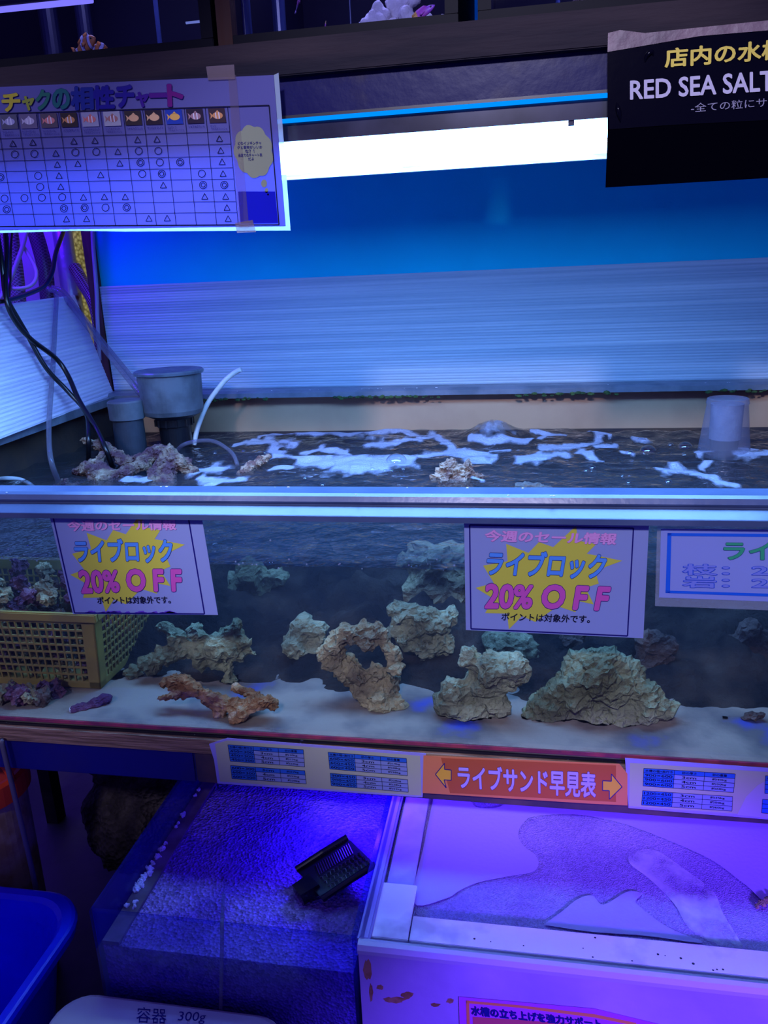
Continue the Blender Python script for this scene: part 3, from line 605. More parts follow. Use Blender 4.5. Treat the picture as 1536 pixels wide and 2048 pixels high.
rock('live_rock', [(480,1175,40),(520,1195,40),(555,1215,30),(450,1195,36),(500,1150,34),(550,1160,24),(470,1225,34),(540,1250,30),(500,1280,40),(480,1340,50),(540,1330,40)], .45, M_r_green, 'big green-grey rock in the back half of the tank beside the tilted sale sign', 35, .12, .010)
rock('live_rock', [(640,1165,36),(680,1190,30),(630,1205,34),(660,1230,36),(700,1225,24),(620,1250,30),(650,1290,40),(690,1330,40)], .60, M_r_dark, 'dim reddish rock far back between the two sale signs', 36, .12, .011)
rock('live_rock', [(845,1108,28),(880,1115,32),(920,1112,30),(810,1120,18),(860,1140,34),(900,1150,40),(840,1165,34),(880,1190,40),(830,1200,30),(930,1180,40),(860,1240,50),(920,1260,50)], .42, M_r_tan, 'tall rock whose pale top reaches the water line beside the middle sale sign', 37, .11, .010)
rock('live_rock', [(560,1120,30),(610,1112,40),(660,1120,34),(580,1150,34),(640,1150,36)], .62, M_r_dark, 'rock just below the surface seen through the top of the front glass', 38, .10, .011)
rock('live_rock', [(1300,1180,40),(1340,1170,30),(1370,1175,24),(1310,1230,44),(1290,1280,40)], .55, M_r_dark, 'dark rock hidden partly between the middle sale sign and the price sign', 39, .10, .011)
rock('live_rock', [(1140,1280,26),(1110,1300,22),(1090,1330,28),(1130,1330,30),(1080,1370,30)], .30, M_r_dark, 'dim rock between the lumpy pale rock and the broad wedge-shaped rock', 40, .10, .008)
# added rubble bank, coloured near-black so the back of the tank reads dim
b = MB(); g = []; nx, ny = 260, 110
for j in range(ny+1):
    row = []
    for i in range(nx+1):
        x = XL+.02+(XR-XL-.04)*i/nx; v = j/ny; y = .135+1.01*v+.05*noise.noise(Vector((x*5, 0, 7)))*(1-v)
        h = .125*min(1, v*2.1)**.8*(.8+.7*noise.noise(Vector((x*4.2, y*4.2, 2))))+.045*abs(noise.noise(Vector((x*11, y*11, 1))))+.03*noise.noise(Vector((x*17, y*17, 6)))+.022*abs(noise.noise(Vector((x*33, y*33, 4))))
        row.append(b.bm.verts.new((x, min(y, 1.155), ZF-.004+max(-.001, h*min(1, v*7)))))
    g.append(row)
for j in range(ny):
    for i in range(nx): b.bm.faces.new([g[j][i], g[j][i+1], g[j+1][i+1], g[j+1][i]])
put('rubble_bank', b, mat('dark_rubble', (.010, .009, .010), .9, 0, .1, col2=(.045, .032, .024), scale=11, bump=1.0, bscale=60, col3=(.08, .06, .045), detail=8), smooth=True, kind='stuff', label='rubble mass coloured near-black for the dimness at the back of the tank', cat='rubble')
# yellow basket and the rubble in and around it
bx1, bx0, by0, by1 = -.762, -1.215, .085, .36; zt_, zb = .893, .729; tp = .022
M_bas = mat('yellow_basket_plastic', (.44, .31, .06), .5, 0, .4, col2=(.34, .24, .06), scale=10, bump=.1)
bas = thing('basket', 'yellow plastic mesh basket full of coral rubble standing in the tank', 'basket', ((bx0+bx1)/2, (by0+by1)/2, zb))
def bz(u, v, side):           # point on a tapering side: u along, v up 0..1
    k = tp*(1-v); x0, x1, y0, y1 = bx0+k, bx1-k, by0+k, by1-k; z = zb+(zt_-zb)*v
    return Vector(((x0+(x1-x0)*u, y0, z), (x1, y0+(y1-y0)*u, z), (x0+(x1-x0)*u, y1, z), (x0, y0+(y1-y0)*u, z))[side])
for side, nme in enumerate(('front_side', 'end_side', 'rear_side', 'end_side')):
    b = MB(); n = 26 if side % 2 == 0 else 15; th = Vector(((0, .003, 0), (-.003, 0, 0), (0, -.003, 0), (.003, 0, 0))[side]); lo, hi = (.055, .945) if side % 2 == 0 else (.09, .91)
    def bar(p, q, w):
        t = (q-p).normalized(); s_ = t.cross(th).normalized()*w/2; a = [p-s_, p+s_, q+s_, q-s_]; b.prism(a, [x+th for x in a])
    for k in range(n+1): u = lo+(hi-lo)*k/n; bar(bz(u, .08, side), bz(u, .88, side), .0032)
    for k in range(9): v = .08+.80*k/8; bar(bz(lo, v, side), bz(hi, v, side), .0034)
    for u0, u1 in ((0, lo), (hi, 1)):
        a = [bz(u0, 0, side), bz(u1, 0, side), bz(u1, 1, side), bz(u0, 1, side)]; b.prism(a, [p+th for p in a])
    for v0, v1 in ((0, .08), (.88, 1)):
        a = [bz(0, v0, side), bz(1, v0, side), bz(1, v1, side), bz(0, v1, side)]; b.prism(a, [p+th for p in a])
    put(nme, b, M_bas, bas)
b = MB(); e = .008
for x0, x1, y0, y1 in ((bx0-e, bx1+e, by0-e, by0+.002), (bx0-e, bx1+e, by1-.002, by1+e), (bx0-e, bx0+.002, by0, by1), (bx1-.002, bx1+e, by0, by1)): b.box(x0, x1, y0, y1, zt_-.014, zt_+.003, .002)
put('rim', b, M_bas, bas)
put('base', MB().box(bx0+tp, bx1-tp, by0+tp, by1-tp, zb, zb+.004), M_bas, bas)
rnd = random.Random(12); protos = []
for i in range(5):
    me = blobmesh('coral_rubble', [(Vector((0, 0, 0)), .017), (Vector((rnd.uniform(.01, .022), rnd.uniform(-.012, .012), .006)), .012), (Vector((-rnd.uniform(.008, .02), .004, .002)), .013), (Vector((-.006, rnd.uniform(-.014, .014), .012)), .010)], .0045, .16, 50+i, None, 1.3, 1)
    me.materials.append((M_r_purple, M_r_tan, M_r_purple, M_r_dark, M_r_tan)[i]); protos.append(me)
def rubble(x, y, z, i, label, group, s=1.0):
    o = bpy.data.objects.new('coral_rubble', protos[i % 5]); COL.objects.link(o); o.location = (x, y, z)
    o.rotation_euler = (rnd.uniform(-3, 3), rnd.uniform(-.6, .6), rnd.uniform(-3, 3)); o.scale = (s, s, s)
    tag(o, label, 'coral rubble', group); return o
k = 0
for zlev in (.757, .792, .827, .862, .895):
    for yy in (by0+.045, by0+.11, by0+.20):
        n = 7
        for j in range(n):
            x = bx0+.05+(bx1-bx0-.10)*j/(n-1)+rnd.uniform(-.008, .008)
            if x < -1.13: continue
            rubble(x, yy+rnd.uniform(-.008, .008), zlev+rnd.uniform(-.004, .004)+(.006 if zlev > .88 else 0), k, 'chunk of purple-brown coral rubble heaped in the yellow basket', 'coral rubble in the basket', rnd.uniform(.9, 1.25)); k += 1
for q in ((15,1400,.03),(48,1405,.025),(30,1425,.02),(75,1412,.03),(-5,1415,.03),(92,1420,.05)):
    p = PY(q[0], q[1], q[2]); rubble(p.x, p.y+.02, ZF+.016, k, 'chunk of purple coral rubble on the tank floor before the basket', 'coral rubble on the floor', 1.1); k += 1
# ------------------------------------------------------------------ long lamp over the tank
lamp = thing('aquarium_light', 'long glowing white-blue lamp hanging over the display tank', 'light', (-.1, .26, 1.64))
lx0, lx1, ly0, ly1, lz = -.98, .52, .108, .40, 1.65
put('tube_panel', MB().box(lx0, lx1, ly0, ly1, lz, lz+.004), lamp_mat('lamp_glow', LAMP), lamp)
M_hous = mat('lamp_housing', (.02, .02, .03), .18, .2, .8, col2=(.05, .05, .07), scale=9)
put('housing', MB().box(lx0-.02, lx1+.02, ly0-.004, ly1+.012, lz+.006, lz+.05, .003), M_hous, lamp)
put('front_lip', MB().box(lx0-.02, lx1+.02, ly0-.010, ly0-.005, lz+.004, lz+.03), M_hous, lamp)
M_chrome = mat('worn_reflector', (.55, .6, .7), .25, .9, .5, col2=(.2, .22, .3), scale=30, stretch=(.2, 1, 3), lo=.45, hi=.6)
put('rear_reflector', MB().box(lx0-.02, lx1+.02, ly1, ly1+.012, lz-.009, lz+.006), M_chrome, lamp)
b = MB(); b.box(lx0-.02, lx1+.02, .088, .100, lz+.0285, lz+.0325); put('reflection_streak', b, lamp_mat('streak_glow', (.0, .30, 1.3)), lamp)  # glowing bar stands in for a cyan reflection streak, not a lamp
b = MB(); x = PZ(1145, 240, lz).x; b.box(x-.004, x+.004, .100, .106, lz-.002, lz+.045); put('bracket', b, M_hous, lamp)
for x in (-.5, .35): put('hanger', MB().tube([(x, .25, lz+.05), (x, .25, lz+.125)], .004, 8), M_chrome, lamp)

# ------------------------------------------------------------------ rack with the upper row of aquariums
rack = thing('shelf_rack', 'worn dark steel shelf rack beam and board carrying the upper row of aquariums', 'rack', (-.1, .35, 0))
zb0, zb1 = 1.736, 1.7815
M_steel = mat('worn_steel', (.012, .011, .018), .6, 0, .10, col2=(.035, .025, .03), scale=6, stretch=(.35, 1, 3), bump=.15, bscale=50)
b = MB(); b.box(-1.35, 1.1, .08, .10, zb0, zb1, .0015); put('front_beam', b, M_steel, rack)
put('shelf_board', MB().box(-1.35, 1.1, .09, .62, zb1-.02, zb1), mat('shelf_board', (.05, .03, .025), .7, col2=(.1, .06, .04), scale=20), rack)
put('rear_beam', MB().box(-1.35, 1.1, .60, .63, zb0, zb1), M_steel, rack)
put('fascia', MB().box(-1.35, 1.1, .0945, .0985, 1.687, zb0), mat('blue_sheen_fascia', (.006, .006, .07), .35, 0, .12, col2=(.030, .024, .05), scale=5, lo=.50, hi=.58, detail=9, bump=.08, bscale=30, col3=(.05, .04, .06)), rack)  # blue reflection painted into the fascia's mottled wood colour
put('fascia_lip', MB().box(-1.35, 1.1, .090, .0985, 1.683, 1.687), M_blk, rack)
for x in (-1.33, 1.06):
    for y in (.085, .58): put('upright', MB().box(x, x+.035, y, y+.04, .0, 2.5), M_steel, rack)

M_atank = clear('aquarium_glass', (.80, .82, .95), 1.4, .6, .015)
M_inner = mat('aquarium_back', (.0012, .0012, .010), .6, 0, .1, col2=(.003, .003, .014), scale=4)
M_upipe = mat('blue_lit_pipe', (.05, .08, .22), .3, col2=(.02, .03, .1), scale=20, stretch=(3, 3, .3))
def aquarium(x0, x1, label):
    t = thing('aquarium', label, 'fish tank', ((x0+x1)/2, .34, zb1)); z0, z1 = zb1, 2.12; y0, y1 = .105, .56
    put('base', MB().box(x0, x1, y0, y1, z0, z0+.010), M_inner, t)
    put('front_pane', MB().box(x0, x1, y0+.003, y0+.008, z0+.006, z1), M_atank, t)
    put('back_pane', MB().box(x0, x1, y1-.006, y1, z0, z1), M_inner, t)
    for x in (x0, x1-.006): put('side_pane', MB().box(x, x+.006, y0+.008, y1, z0, z1), M_inner, t)
    put('bottom_frame', MB().box(x0-.003, x1+.003, y0-.006, y0+.002, z0, z0+.016, .001), M_blackpaint, t)
    for x in (x0-.003, x1-.015): put('corner_frame', MB().box(x, x+.018, y0-.006, y0+.002, z0+.016, z1), M_blackpaint, t)
    return t
ax = [PY(425, 100, .1).x, PY(446, 90, .1).x, PY(912, 45, .1).x]
t1 = aquarium(-1.285, ax[0], 'dark upper aquarium above the chart with two clownfish')
t2 = aquarium(ax[1], ax[2], 'middle upper aquarium with a heap of white rock')
t3 = aquarium(PY(960, 40, .1).x, 1.05, 'upper aquarium above the black banner with dark gravelly rock')
put('pipe', MB().tube([(PY(318, 70, .35).x, .35, zb1+.012), (PY(318, 70, .35).x, .35, 2.1)], .004, 12), M_upipe, t1)
for px, w in ((100, .03), (170, .025)): x = PY(px, 60, .5).x; put('pipe', MB().tube([(x, .5, zb1+.012), (x, .5, 2.1)], w*.6, 16), mat('dim_pipe', (.006, .008, .04), .4), t1)
for px, w in ((490, .018), (560, .016), (702, .002)):
    x = PY(px, 60, .19).x; put('pipe', MB().tube([(x, .19, zb1+.012), (x, .19, 2.1)], w*.62, 16), M_upipe, t2)
x = PY(1115, 20, .4).x; put('pipe', MB().tube([(x, .4, zb1+.012), (x, .4, 2.1)], .004, 12), M_upipe, t3)
p = PY(60, 18, .3); q = PY(185, 5, .3)
t = thing('reflection_bar', 'thin bluish-white glowing bar imitating a lamp reflection in the dark upper aquarium', 'light', p)  # added glowing bar imitates the reflection of a lamp tube
put('housing', MB().tube([p+Vector((-.35, 0, .016)), q+Vector((.0, 0, .014))], .008, 10), M_blk, t)  # dark backing of the added reflection bar
put('glow_strip', MB().tube([p+Vector((-.35, 0, .006)), q+Vector((.0, 0, .004))], .005, 10), lamp_mat('reflection_glow', (.35, .30, 1.3)), t)
put('glow_strip', MB().tube([PY(372, 46, .5), PY(400, 43, .5)], .0022, 8), lamp_mat('reflection_glow2', (.2, .25, .6)), t1)  # short glowing piece imitating another lamp reflection

# fish
def fishmat(name, bands, rough=.4):
    m, nt, b = principled(name); N = nt.nodes.new; L = nt.links.new
    tc = N('ShaderNodeTexCoord'); sp = N('ShaderNodeSeparateXYZ'); L(tc.outputs['Object'], sp.inputs[0])
    mr = N('ShaderNodeMapRange'); mr.inputs[1].default_value = -.5; mr.inputs[2].default_value = .5; L(sp.outputs[0], mr.inputs[0])
    r = N('ShaderNodeValToRGB'); r.color_ramp.interpolation = 'CONSTANT'
    for i, (p, c) in enumerate(bands):
        e = r.color_ramp.elements[i] if i < 2 else r.color_ramp.elements.new(p)
        e.position = p; e.color = (*c, 1)
    L(mr.outputs[0], r.inputs[0]); L(r.outputs[0], b.inputs['Base Color']); b.inputs['Roughness'].default_value = rough; return m
OR, WH, BK = (.95, .35, .05), (.85, .85, .9), (.03, .02, .02)
M_clown = fishmat('clownfish_skin', [(0, OR), (.10, BK), (.14, OR), (.17, WH), (.24, BK), (.26, OR), (.42, BK), (.44, WH), (.56, BK), (.58, OR), (.72, BK), (.74, WH), (.82, OR)])
M_anthias = fishmat('anthias_skin', [(0, (.85, .62, .03)), (.30, (.80, .45, .10)), (.45, (.55, .10, .45)), (.75, (.45, .08, .55)), (.95, (.35, .1, .6))])
M_anth2 = fishmat('violet_fish_skin', [(0, (.5, .35, .7)), (.4, (.55, .15, .5)), (.8, (.9, .6, .2))])
def fish(name, head, tail, Y0, Y1, deep, m, label, fin=1.0, curve=.0):
    """body lofted from snout to tail with dorsal, anal, pectoral and tail fins, built along local X"""
    h, t = PY(*head, Y0), PY(*tail, Y1); ln = (h-t).length; xa = (h-t).normalized()
    ya = xa.cross(Vector((0, 0, 1))).normalized(); za = ya.cross(xa) if abs(xa.z) < .9 else Vector((0, -1, 0))
    ya = za.cross(xa).normalized(); za = xa.cross(ya)
    if za.z < 0: za = -za; ya = -ya
    b = MB(); prof = [(-.34, .10), (-.27, .09), (-.18, .13), (-.05, .21), (.10, .26), (.24, .25), (.36, .19), (.45, .10), (.5, .02)]
    rings = []
    for x, r in prof:
        rings.append([b.bm.verts.new((x, .45*r*deep*2*math.cos(a), r*deep*2*math.sin(a))) for a in [k*math.pi/8 for k in range(16)]])
    for a, c in zip(rings, rings[1:]):
        for k in range(16): b.bm.faces.new([a[k], a[(k+1) % 16], c[(k+1) % 16], c[k]])
    b.bm.faces.new(rings[0]); b.bm.faces.new(rings[-1][::-1])
    def fin_(pts, th=.012): b.prism([(x, -th, z) for x, z in pts], [(x, th, z) for x, z in pts])
    D = deep*2
    fin_([(-.32, .05*D), (-.42, .16*D*fin), (-.5, .20*D*fin), (-.46, 0), (-.5, -.20*D*fin), (-.42, -.16*D*fin), (-.32, -.05*D)])
    fin_([(-.2, .11*D), (-.2, .20*D*fin), (0, .30*D*fin), (.2, .31*D*fin), (.3, .22*D)])
    fin_([(-.2, -.11*D), (-.18, -.22*D*fin), (-.05, -.26*D*fin), (.03, -.21*D)])
    for s_ in (1, -1):
        y = .20*deep*2*s_*.5; b.prism([(.2, y, -.02*D), (.05, y*1.9, -.12*D), (.02, y*2.0, 0), (.1, y*1.5, .04*D)], [(.2, y+.01*s_, -.02*D), (.05, y*1.9+.01*s_, -.12*D), (.02, y*2+.01*s_, 0), (.1, y*1.5+.01*s_, .04*D)])
    me = b.mesh(name); me.materials.append(m); me.polygons.foreach_set('use_smooth', [True]*len(me.polygons))
    o = bpy.data.objects.new(name, me); COL.objects.link(o)
    c = (h+t)/2; o.matrix_world = Matrix.Translation(c) @ Matrix((xa, ya, za)).transposed().to_4x4() @ Matrix.Scale(ln, 4)
    tag(o, label, 'fish')
    b = MB()
    for s_ in (1, -1): b.ball((.38, s_*.085*deep*2*.95, .05*D), .028, 2, (1, .5, 1))
    e = b.mesh('eye'); e.materials.append(M_blk); eo = bpy.data.objects.new('eye', e); COL.objects.link(eo); eo.parent = o
    return o
fish('clownfish', (191, 76), (146, 108), .14, .16, .36, M_clown, 'orange clownfish with white bands swimming above the other clownfish', 1.2)
fish('clownfish', (180, 97), (228, 110), .15, .14, .36, M_clown, 'lower clownfish half hidden behind the tank frame, facing its twin', 1.2)
fish('anthias', (870, 10), (808, 52), .135, .14, .21, M_anthias, 'purple anthias with yellow back and tail in front of the white rock', 1.25)
fish('small_fish', (602, -14), (590, 28), .18, .18, .20, M_anth2, 'pale violet fish cut by the top frame edge', 1.0)
fish('small_fish', (652, 41), (648, 74), .20, .20, .17, M_anth2, 'tiny yellow-topped violet fish hanging head up above the tank frame', .9)
M_wrock = mat('white_reef_rock', (.62, .58, .60), .8, col2=(.85, .80, .80), scale=16, bump=.7, bscale=60)
for lst, lab, sd, Yv in (([(735,58,20),(760,48,22),(785,55,18),(745,40,16),(768,66,20),(725,68,12),(790,68,16)], 'white rock lump at the lower end of the reef heap', 61, .20),
    ([(756,18,15),(772,30,13)], 'small white rock perched on top of the lower white lump', 62, .20), ([(787,10,18),(811,4,17),(790,32,16),(800,20,16),(828,0,14)], 'white rock at the peak of the reef heap', 63, .21),
    ([(811,30,18),(815,52,17),(838,48,18),(858,52,15),(855,38,13),(830,62,16)], 'white rock behind the purple anthias', 64, .20), ([(885,42,13),(893,50,12),(880,52,10)], 'separate white rock by the frame of the middle aquarium', 65, .19)):
    lst = lst + [(sum(q[0] for q in lst)/len(lst), 85, 16)]
    put('reef_rock', blobmesh('reef_rock', blobs_px(lst, Yv, .3, sd), .004, .07, sd, zb1+.0105), M_wrock, smooth=True, label=lab, cat='rock')
put('reef_rock', blobmesh('reef_rock', blobs_px([(1150,12,16),(1180,8,18),(1215,4,18),(1250,2,16),(1285,-2,16),(1330,-6,16),(1200,22,16),(1260,16,16)], .25, .3, 66), .005, .12, 66, zb1+.0105), M_r_dark, label='low dark rock bed in the aquarium above the black banner', cat='rock')
x = PY(449, 60, .098).x
put('stud', MB().box(x-.011, x+.011, .098, .122, zb1, 2.3), mat('brown_stud', (.05, .022, .016), .6, 0, .1, col2=(.05, .025, .02), scale=20, stretch=(4, 4, .4)), label='brown upright strip between the dark aquarium and the middle aquarium', cat='post')

# ------------------------------------------------------------------ compatibility chart hung from the rack
YC = .060
chart = thing('chart_poster', 'fish and anemone compatibility chart in a clear sleeve, taped to the rack beam', 'poster', PY(250, 300, YC))
cq = [(-160, 181), (547, 150), (571, 452), (-125, 462)]
plate('paper_sheet', cq, YC, .0006, M_chart, chart)
plate('sleeve', [(-165, 176), (557, 145), (581, 461), (250, 463), (150, 462), (-130, 470)], YC-.0012, .0008, clear('chart_sleeve', (.99, .99, 1), 1.4, .6, .15), chart)
plate('sleeve_edge', [(571, 150), (557, 145), (581, 461), (571, 461)], YC, .0012, M_film, chart) if False else None
M_edge = clear('sleeve_edge', (.9, .95, 1), 1.4, 1, .3, film=.55, filmcol=(.75, .9, .95))
b = MB()
for poly in ([(547.5, 150), (557, 145.5), (581, 461), (571.5, 453)], [(-125, 462.5), (571, 452.5), (581, 461), (250, 463), (150, 461.5), (-130, 470)]):
    a = [PY(x, y, YC) for x, y in poly]; b.prism(a, [p+Vector((0, .0006, 0)) for p in a])
put('sleeve_edge', b, M_edge, chart)
e0 = .0018
rowsL = [277, 298, 322, 343, 365, 386, 408, 429, 452.5]; rowsR = [263, 288, 312, 335.6, 358, 381, 403, 425, 449]
def rowy(i, x): return rowsL[i]+(rowsR[i]-rowsL[i])*(x-2)/454
colx = [-8, 34, 74, 116, 157, 200, 245, 285, 326, 368, 410, 455]
def coly(x0, y): return x0 + (987-x0)/5900*(y-(226-(x0*.03)))
G = []
for i in range(9): G.append(seg_quad((-60, rowy(i, -60)), (coly(455, rowy(i, 456)), rowy(i, 456)), 1.0))
for c in colx: yt = 227-c*.028; G.append(seg_quad((c, yt), (coly(c, rowy(8, c)), rowy(8, c)), 1.0))
G += [seg_quad((-60, 229), (538, 210.5), 2.2), seg_quad((538, 210.5), (558, 449.5), 2.2), seg_quad((-60, 453.5), (558, 449.5), 2.0)]
flats('grid_lines', G, YC-e0, M_black, chart)
def tri(x, y, r=6.4): return loop_quads([(x-.3, y-r*.95), (x+r, y+r*.85), (x-r*.95, y+r*.9)], 1.3)
def ring(x, y, r): return loop_quads([(x+r*math.cos(a)*.98, y+r*math.sin(a)) for a in [k*math.pi/9 for k in range(18)]], 1.3)
S_ = 2.56
SY = {1: [(65,735,'t'),(167,729,'t'),(377,723,'t'),(485,719,'t'),(704,715,'t'),(803,713,'t'),(1123,709,'t')],
 2: [(75,790,'o'),(175,787,'o'),(285,785,'t'),(385,780,'o'),(492,777,'o'),(603,776,'t'),(710,773,'o'),(810,772,'o'),(1130,770,'t')],
 3: [(293,842,'t'),(398,838,'t'),(613,836,'t'),(719,832,'d'),(818,831,'o'),(922,830,'d'),(1137,828,'t')],
 4: [(2,908,'d'),(195,900,'o'),(302,899,'t'),(515,895,'t'),(728,890,'o'),(828,890,'d'),(1033,889,'o'),(1142,889,'t')],
 5: [(205,957,'o'),(311,956,'t'),(836,948,'t'),(1040,947,'d'),(1148,947,'d')],
 6: [(23,1017,'o'),(125,1014,'o'),(214,1012,'o'),(318,1010,'o'),(427,1010,'t'),(534,1008,'t'),(641,1008,'t'),(1048,1006,'t'),(1155,1006,'t')],
 7: [(34,1072,'d'),(327,1067,'d'),(433,1064,'d'),(540,1063,'o'),(648,1062,'d'),(1162,1063,'t')], 8: [(340,1122,'t'),(443,1121,'t'),(762,1118,'t'),(856,1117,'t'),(1168,1120,'t')]}
G = []
for r in SY.values():
    for x, y, k in r:
        x /= S_; y /= S_
        if k == 't': G += tri(x, y)
        else: G += ring(x, y, 7.2 if k == 'o' else 7.4)
        if k == 'd': G += ring(x, y, 4.2)
flats('symbol_print', G, YC-e0, M_black, chart)
C_y = paper('chart_yellow', (.55, .48, .05), .2); C_g = paper('chart_green', (.03, .17, .12), .2); C_t = paper('chart_blue', (.015, .03, .26), .2); C_i = paper('chart_indigo', (.015, .01, .26), .2)
title = [('チ',(2,186,40,224),C_y),('ャ',(43,192,68,222),paper('lime_ink',(.30,.36,.05),.2)),('ク',(70,179,100,221),C_g),('の',(103,177,139,220),paper('teal_ink',(.02,.15,.15),.2)),('相',(140,173,186,221),C_t),('性',(184,171,228,220),C_i),('チ',(229,170,268,216),paper('indigo_ink',(.02,.01,.26),.2)),('ャ',(270,184,297,215),paper('violet_ink',(.05,.01,.25),.2)),('ー',(297,186,334,196),paper('plum_ink',(.09,.01,.22),.2)),('ト',(333,168,366,214),paper('magenta_ink',(.16,.01,.18),.2))]
for ch, (a, b_, c, d_), mm in title:
    lettering('title_text', ch, [(a, b_), (c, b_-(c-a)*.03), (c+2, d_-(c-a)*.03), (a+2, d_)], YC-e0, mm, chart, .045, M_navy, .012)
pics = [(18,.05,(.10,.10,.14),(.35,.35,.55)),(57,0,(.14,.12,.20),(.45,.42,.55)),(98,0,(.10,.08,.10),(.60,.22,.20)),(138,0,(.04,.03,.03),(.55,.25,.10)),(180,0,(.30,.30,.42),(.60,.18,.16)),(224,0,(.36,.36,.42),(.35,.16,.15)),(266,0,(.04,.03,.03),(.65,.38,.20)),(307,0,(.03,.02,.03),(.70,.42,.22)),(348,0,(.02,.05,.35),(.75,.42,.10)),(390,0,(.03,.02,.04),(.38,.22,.25)),(434,0,(.05,.03,.04),(.60,.28,.12))]
names = ['ワイドバンド\nアネモネフィッシュ','セブアーデンス\nアネモネフィッシュ','ユーインデータ\nアネモネフィッシュ','ハマクマノミ','レッドサドルバック\nアネモネフィッシュ','シックルフラック\nアネモネフィッシュ','ハナビラクマノミ','セジロクマノミ','モルディブ\nアネモネフィッシュ','トウアカクマノミ','ピンク\nアネモネフィッシュ']
M_wink = paper('white_ink', (.75, .75, .85), .2)
for (cx, _, bg, fc), nm in zip(pics, names):
    cyy = 245-cx*.030-1; w, h = 16.5, 14.5; sk = .13
    P = lambda u, v: (cx+u*w+v*h*sk, cyy+v*h-u*w*.035)
    ph = flats('fish_photo', [[P(-1,-1), P(1,-1), P(1,1), P(-1,1)]], YC-e0, paper('photo_%d' % cx, bg, .1), chart)
    body = [P(.62*math.cos(a)+.08, .48*math.sin(a)) for a in [k*math.pi/8 for k in range(16)]]
    tail = [P(-.45, 0), P(-.85, -.45), P(-.75, 0), P(-.85, .45)]; fin = [P(-.2, -.4), P(.1, -.75), P(.35, -.4)]
    flats('fish_print', [body, tail, fin], YC-e0-.0003, paper('fishp_%d' % cx, fc, .1), ph)
    if cx not in (266, 307, 348): flats('band_print', [[P(.18,-.46), P(.3,-.44), P(.3,.44), P(.18,.46)], [P(-.2,-.4), P(-.1,-.44), P(-.1,.44), P(-.2,.4)]], YC-e0-.0006, M_wink, ph)
    lettering('caption_text', nm, [P(-.95, 1.25), P(.95, 1.25), P(1.02, 1.25+.38*(1+nm.count('\n'))), P(-.88, 1.25+.38*(1+nm.count('\n')))], YC-e0, M_navy, chart, .0)
cl = []
for k in range(60):
    a = k*math.pi/30; r = 1+.10*abs(math.sin(a*4.5)); cl.append((507+36*r*math.cos(a)+.14*(42*math.sin(a)), 303+49*r*math.sin(a)-1.5*math.cos(a)))
bub = flats('speech_bubble', [cl, [(528+6*math.cos(k*math.pi/6), 367+8*math.sin(k*math.pi/6)) for k in range(12)], [(533+3.5*math.cos(k*math.pi/6), 381+5*math.sin(k*math.pi/6)) for k in range(12)], [(536+1.8*math.cos(k*math.pi/6), 389+2*math.sin(k*math.pi/6)) for k in range(12)]], YC-e0, paper('bubble_cream', (.36, .40, .26), .3), chart)
for s, q in (('どのイソギンチャ', (475,283,522,290)), ('クと愛称がいいか', (474,291.5,524,298)), ('な？！', (490,299,508,306)), ('当店でのチャート表', (476,307,524,314)), ('だよ', (496,315,507,321))):
    lettering('bubble_text', s, [(q[0], q[1]), (q[2], q[1]-.8), (q[2]+.8, q[3]-.8), (q[0]+.8, q[3])], YC-e0-.0004, M_navy, bub, .01)
flats('blue_panel', [[(476, 383), (550, 383), (556, 446), (481, 447)]], YC-e0, paper('panel_blue', (.01, .015, .60), .3), chart)
plate('tape', [(412, 133), (468, 129), (470, 158), (416, 160)], YC-.003, .0005, M_tape, chart)
plate('tape', [(470, 446), (505, 440), (512, 464), (474, 466)], YC-.003, .0005, M_tape, chart)
plate('tape', [(456, 151), (472, 150), (498, 455), (478, 456)], YC-.0022, .0004, clear('crease_tape', (.96, .94, .94), 1.4, .6, .2, film=.12, filmcol=(.5, .4, .45)), chart)

# ------------------------------------------------------------------ black banner
YB = .066
ban = thing('banner', 'black glossy salt advertising banner with yellow and white lettering, taped over the lamp', 'banner', PY(1380, 200, YB))
M_ban = mat('black_gloss_print', (.002, .002, .006), .14, 0, .12, bump=.12, bscale=7)
plate('printed_sheet', [(1215, 103), (1620, 36), (1640, 235), (1536, 240), (1340, 250), (1215, 259)], YB, .0006, M_ban, ban)
plate('lower_sheet', [(1216, 240), (1640, 215), (1640, 351), (1536, 356), (1211, 375)], YB+.001, .0006, mat('black_matt_sheet', (.001, .001, .003), .7, 0, .0), ban)
plate('tape', [(1216, 66), (1240, 60), (1290, 66), (1640, 30), (1640, 52), (1400, 72), (1215, 104)], YB-.001, .0005, mat('brown_tape', (.20, .13, .14), .5, col2=(.12, .08, .09), scale=20, bump=.3), ban)
yb = YB-.0012
M_ylw = paper('banner_yellow', (.75, .60, .10), 0); M_bwh = paper('banner_white', (.55, .52, .60), 0); M_bgr = paper('banner_grey', (.30, .29, .36), 0)
lettering('headline_text', '店内の水槽', [(1329, 97), (1573, 77), (1570, 118), (1329, 136)], yb, M_ylw, ban, .028)
lettering('product_text', 'RED SEA SALT', [(1260, 161), (1548, 140), (1548, 182), (1260, 200)], yb, M_bwh, ban, .022)
lettering('small_text', '-全ての粒にサンゴ礁', [(1382, 207), (1608, 189), (1608, 208), (1382, 225)], yb, M_bgr, ban, .0)
for pts in ([(1290,125),(1294,112),(1303,104),(1307,112)], [(1233,205),(1237,222),(1241,245)]):
    P = spline([PY(x, y, YB-.0005) for x, y in pts]); put('wrinkle', MB().tube(P, [.0004+.0030*math.sin(math.pi*i/(len(P)-1)) for i in range(len(P))], 8), M_ban, ban, smooth=True)

